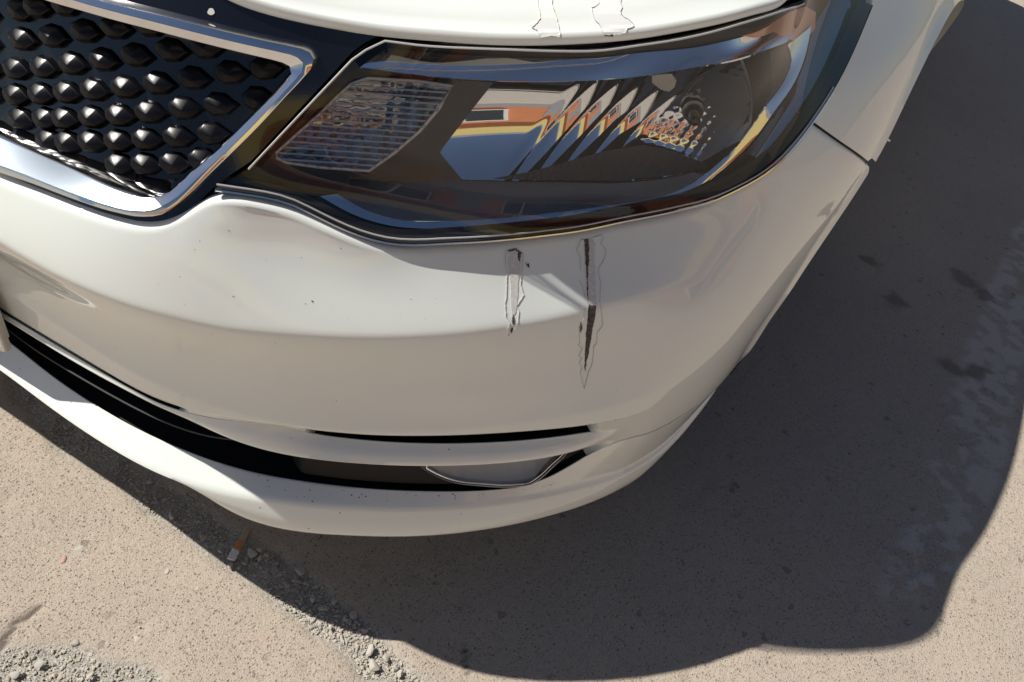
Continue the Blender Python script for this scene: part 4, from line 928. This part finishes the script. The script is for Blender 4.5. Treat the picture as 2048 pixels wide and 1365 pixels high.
# ------------------------------------------------------------------ cigarette butt
def butt():
    A, B = gp([(462,1122)])[0], gp([(496,1060)])[0]; e = empty('cigarette_butt', (A[0], A[1], 0)); tag(e, 'flattened cigarette butt with orange tip paper and white end', 'cigarette butt')
    ax = B-A; Ln = np.linalg.norm(ax); ax = ax/Ln; sd = np.array([-ax[1], ax[0]])
    def seg(name, t0, t1, mt, crush, n=9):
        V = []; m = 16
        for i in range(n):
            t = t0+(t1-t0)*i/(n-1)
            for k in range(m):
                a = 2*math.pi*k/m; w = (.0048+.0010*crush)*math.cos(a); h = (.0030-.0012*crush)*math.sin(a)
                h += .0005*crush*math.sin(5*a+i*1.3)+.0003*math.sin(7*t*9+a*2); j = .0006*crush*math.sin(i*2.1)
                V.append((ax[0]*Ln*t+sd[0]*(w+j), ax[1]*Ln*t+sd[1]*(w+j), .0032+h))
        F = [(i*m+k, i*m+(k+1) % m, (i+1)*m+(k+1) % m, (i+1)*m+k) for i in range(n-1) for k in range(m)]+[tuple(range(m-1,-1,-1)), tuple((n-1)*m+k for k in range(m))]
        return _mk(name, V, F, mt, e, True, 40)
    seg('paper', 0, .30, mat('cigarette_paper', (.74,.74,.72), .85), 1.0, 8)
    seg('filter_tip', .30, .60, mat('tip_paper', (.55,.22,.085), .7, noise=(260., .9, (.42,.27,.15))), .35, 9)
    seg('filter_body', .597, .985, mat('shaded_tip_paper', (.40,.33,.24), .8, noise=(120., .9, (.46,.24,.12))), .2, 9)  # grey-brown colour paints the shade lying on the upper part
    seg('filter_end', .98, 1.0, mat('filter_fibre', (.45,.38,.28), .95), .1, 3)
butt()
# ------------------------------------------------------------------ street front that the paint and lamps mirror
bd = empty('shop_building', (7.2, -5.2, 0)); bd.rotation_euler = (0, 0, math.radians(55)); tag(bd, 'orange walled shop with yellow fascia facing the car across the yard', 'building')
MO = mat('orange_render', (.62,.22,.085), .8, noise=(3., .5, (.55,.19,.075))); MY = mat('yellow_fascia', (.72,.56,.20), .7); MG = mat('grey_cladding', (.30,.30,.31), .6); MD = mat('window_glass', (.03,.035,.04), .08); MW = mat('white_trim', (.7,.7,.68), .6)
b = MB(); b.box((0,-3,1.75), (12,3,1.75)); b.build('wall', MO, bd)
b = MB(); b.box((0,.06,3.15), (12.1,.16,.34)); b.build('fascia', MY, bd)
b = MB(); b.box((0,-2.9,3.60), (12.15,3.1,.10)); b.build('roof', MG, bd)
b = MB(); b.box((0,.03,.22), (12.02,.05,.22)); b.build('plinth', MG, bd)
for x in (-9.5,-6.5,-4,-1.5,3.5,6,9): 
    b = MB(); b.box((x,.02,1.45), (.75,.03,.62)); o = b.build('window', MD, bd)
    b = MB(); b.box((x,.045,2.09), (.80,.04,.04)); b.box((x,.055,.80), (.82,.06,.04)); b.box((x-.78,.045,1.45), (.035,.04,.62)); b.box((x+.78,.045,1.45), (.035,.04,.62)); b.box((x,.045,1.45), (.025,.035,.62)); b.build('window_frame', MW, o)
b = MB(); b.box((1.0,.03,1.05), (.55,.04,1.03)); d_ = b.build('door', MG, bd); b = MB(); b.box((1.4,.10,1.05), (.02,.03,.15)); b.build('handle', MW, d_)
# ------------------------------------------------------------------ scrapes, specks
def bvh_of(o):
    me = o.data; return BVHTree.FromPolygons([v.co[:] for v in me.vertices], [p.vertices[:] for p in me.polygons])
BV = {'bumper': bvh_of(bumper), 'hood': bvh_of(hood)}
OWN = {'bumper': bumper, 'hood': hood}
def cast(px, where, lift):
    P = []; N = []
    for d in ray_dir(np.atleast_2d(np.asarray(px, float))):
        h = BV[where].ray_cast(Vector(CAM), Vector(d))
        if h[0] is None: P.append((np.nan,)*3); N.append((0,0,1)); continue
        n = np.array(h[1]); n = n if np.dot(n, d) < 0 else -n; P.append(np.array(h[0])+n*lift); N.append(n)
    return np.array(P), np.array(N)
def decal(name, poly, where, mt, lift=.0005, step=4., thick=.0004, ragged=.55):
    p = np.array(poly, float)
    if ragged: p = dens(p, 3.); p = p+RNG.normal(0, ragged, p.shape)
    v, f = cdt(p, step); P, N = cast(v, where, lift)
    if np.isnan(P).any(): f = [x for x in f if not np.isnan(P[list(x)]).any()]; P = np.nan_to_num(P)
    if not f: return
    if np.dot(np.cross(P[f[0][1]]-P[f[0][0]], P[f[0][2]]-P[f[0][0]]), CAM-P[f[0][0]]) < 0: f = flip(f)
    V, F = thicken(P, f, P-N*thick); return mk(name, V, F, mt, OWN[where], smooth=False)
def hairline(name, lines, where, w=.40, lift=.0009):
    b = MB()
    for ln in lines:
        p = dens(np.array(ln, float), 5., False); jit = RNG.normal(0, .55, p.shape); jit[[0,-1]] = 0; p = p+jit; T = np.gradient(p, axis=0); T /= np.linalg.norm(T, axis=1, keepdims=True)+1e-9; nn = np.stack([-T[:,1], T[:,0]], -1); ww = w*RNG.uniform(.35, .8, len(p))[:,None]
        A, N = cast(p-nn*ww, where, lift); B, _ = cast(p+nn*ww, where, lift); ok = ~(np.isnan(A).any(1) | np.isnan(B).any(1))
        if ok.sum() < 2: continue
        A, B, N = A[ok], B[ok], N[ok]; n = len(A); V = np.concatenate([A, B, A-N*.0006, B-N*.0006]); F = []
        for i in range(n-1): F += [(i, i+1, n+i+1, n+i), (2*n+i, i, i+1, 2*n+i+1)[::-1], (n+i, n+i+1, 3*n+i+1, 3*n+i)]
        b.add(V, F)
    return b.build(name, M['outline'], OWN[where])
# left scrape on the bumper
decal('scrape', [(1016,502),(1030,497),(1043,506),(1040,530),(1037,560),(1034,600),(1030,628),(1024,634),(1021,600),(1020,560),(1018,530)], 'bumper', M['scuff'])
decal('scrape', [(1016,502),(1030,497),(1045,507),(1041,509),(1030,500),(1020,504)], 'bumper', M['scratch'], .0008, 2.)
decal('scrape', [(1036,504),(1041,510),(1040,524),(1037,522),(1035,512)], 'bumper', M['scratch'], .0008, 2.)
decal('scrape', [(1025,628),(1028,634),(1029,648),(1026,651),(1024,643)], 'bumper', M['scratch'], .0008, 2.); decal('scrape', [(1024,654),(1026.5,656),(1023,666),(1020.5,663)], 'bumper', M['scratch'], .0008, 2.)
decal('scrape', [(1050,528),(1055,530),(1057,527),(1059,537),(1054,532)], 'bumper', M['scratch'], .0008, 2.)
# right scrape: a long wedge down to the dark plastic
decal('scrape', [(1169,480),(1184,476),(1190,489),(1189,518),(1190,545),(1192,606),(1191,616),(1177,613),(1174,574),(1172.6,542),(1170.5,504)], 'bumper', M['scuff'])
decal('scrape', [(1177,610),(1192,612),(1190,633),(1187.5,645),(1182,677),(1177,704),(1172,730),(1170,743),(1169,717),(1171.6,677),(1174,651),(1176,633)], 'bumper', M['scratch'], .0006, 3.)
decal('scrape', [(1168.5,480),(1176,478),(1177,486),(1178,500),(1176.5,512),(1178,524),(1175.5,533),(1176,545),(1175,560),(1176,575),(1175,592),(1175.5,608),(1173.6,574),(1172.2,542),(1170,504)], 'bumper', M['scratch'], .0008, 2.5)
decal('scrape', [(1161,646),(1164,650),(1162.5,664),(1159,663)], 'bumper', M['scratch'], .0008, 2.)
hairline('torn_edge', [[(1016,502),(1011.5,502),(1011,523),(1013,548),(1013,584),(1010,606),(1011.5,634),(1020,646)],[(1046,508),(1044,533),(1040,565),(1047,589),(1033.5,611),(1037,622),(1036,640),(1030,655),(1017,673),(1015,655),(1020,646)],
 [(1169,480),(1162,480),(1154,499),(1159.5,518),(1162,542)],[(1158,561),(1167,580),(1170,596)],[(1170,615),(1166,630),(1168,634),(1164,642),(1162,648),(1160,664),(1157,692),(1165,697),(1156,713),(1164,716),(1158,725),(1164,738),(1160,743),(1164,762),(1168,778)],
 [(1184,476),(1203,472),(1207,477),(1201,488),(1212,502),(1209,518),(1198,535),(1197,551),(1200,562),(1199,603),(1202,621),(1206,650),(1193,667),(1193,685),(1187,693),(1185,725),(1177,746),(1172,764),(1168,778)]], 'bumper')
# the same scrapes on the hood: bare patches with torn rims
h1 = [(1080,-10),(1076,0),(1075,10),(1080.6,28),(1080,38),(1075,45),(1064.5,55),(1075,61),(1080,75),(1085,76),(1099.6,72.5),(1110,72),(1119,75),(1121.6,66),(1119,64.5),(1117,51),(1113,35),(1107,20.5),(1104,9),(1105.5,0),(1102,-10)]
h2 = [(1195,-10),(1195,0),(1198.5,7),(1192,13),(1183,16),(1186,32),(1192,44),(1198,48),(1202,59),(1208,72),(1227,71),(1250.5,67),(1255,58.6),(1266.6,54),(1268,50),(1258,41),(1247.5,35),(1241.7,29),(1240,23),(1244,16),(1241,7),(1242,0),(1242,-10)]
for h in (h1, h2): decal('scrape', h, 'hood', M['film'], .0003, 8.)
hairline('torn_edge', [h1, h2[:10], h2[10:]], 'hood', .34); decal('scrape', [(1208,71),(1227,70),(1224,73),(1210,73)], 'hood', M['scratch'], .0008, 2.)
# dirt flecks on the lower lip and the face
FL = [(582,876),(898,899),(703,991),(723,989),(814,987),(832,991),(906,989),(957,991),(906,1007),(957,1001),(594,995),(625,1003),(680,1026),(918,1046),(922,1028),(1184,975),(1148,981),(1238,960),(1098,970),(1141,944),(617,1057),(520,1016),(458,462),(625,603),(1230,840),(40,738),(192,812)]
for k in range(38):
    x = RNG.uniform(480, 1150); FL.append((x, 955+26*math.sin((x-480)/670*math.pi)+RNG.normal(8, 9)))
for k in range(46): FL.append((RNG.uniform(60, 1330), RNG.uniform(470, 840)))
b = MB()
for i_, (x, y) in enumerate(FL):
    P, N = cast([(x, y)], 'bumper', .0002)
    if np.isnan(P).any(): continue
    co, fs = protos[RNG.integers(6)]; s = (.0005 if i_ < 65 else .00028)*(2.4**RNG.random()); n = N[0]; t = np.cross(n, [0.3,.5,.8]); t /= np.linalg.norm(t); u = np.cross(n, t); R = np.stack([t*RNG.uniform(.8,1.8), u, n*.6], 1); b.add((co*s)@R.T+P[0], fs)
fl = b.build('dirt_fleck', M['dirt'], bumper, True); fl['kind'] = 'stuff'
# pale spot on the gloss panel above the grille
q, z, P, n = on_skin([(423,23)], -.0055); pp = qz([(423+7*math.cos(a)*(1+.12*math.sin(3*a)), 23+7*math.sin(a)) for a in np.linspace(0, 6.28, 18)[:-1]], -.006)
patch('dropping_spot', pp, -.0052, mat('dropping', (.62,.64,.58), .8), grille, step=.003, thick=.0006)
# dark backing in the panel gap between bumper and fender
ss = np.linspace(0, 1, 24); sq = np.interp(ss, [0,.5,1], SEAM[:,0]); sz = np.interp(ss, [0,.5,1], SEAM[:,1])
seam_b = ribbon('seam_backing', skin(sq, sz-.010, np.full(24, -.007)), skin(sq, sz+.012, np.full(24, -.007)), M['rubber'], fender, rows=3)
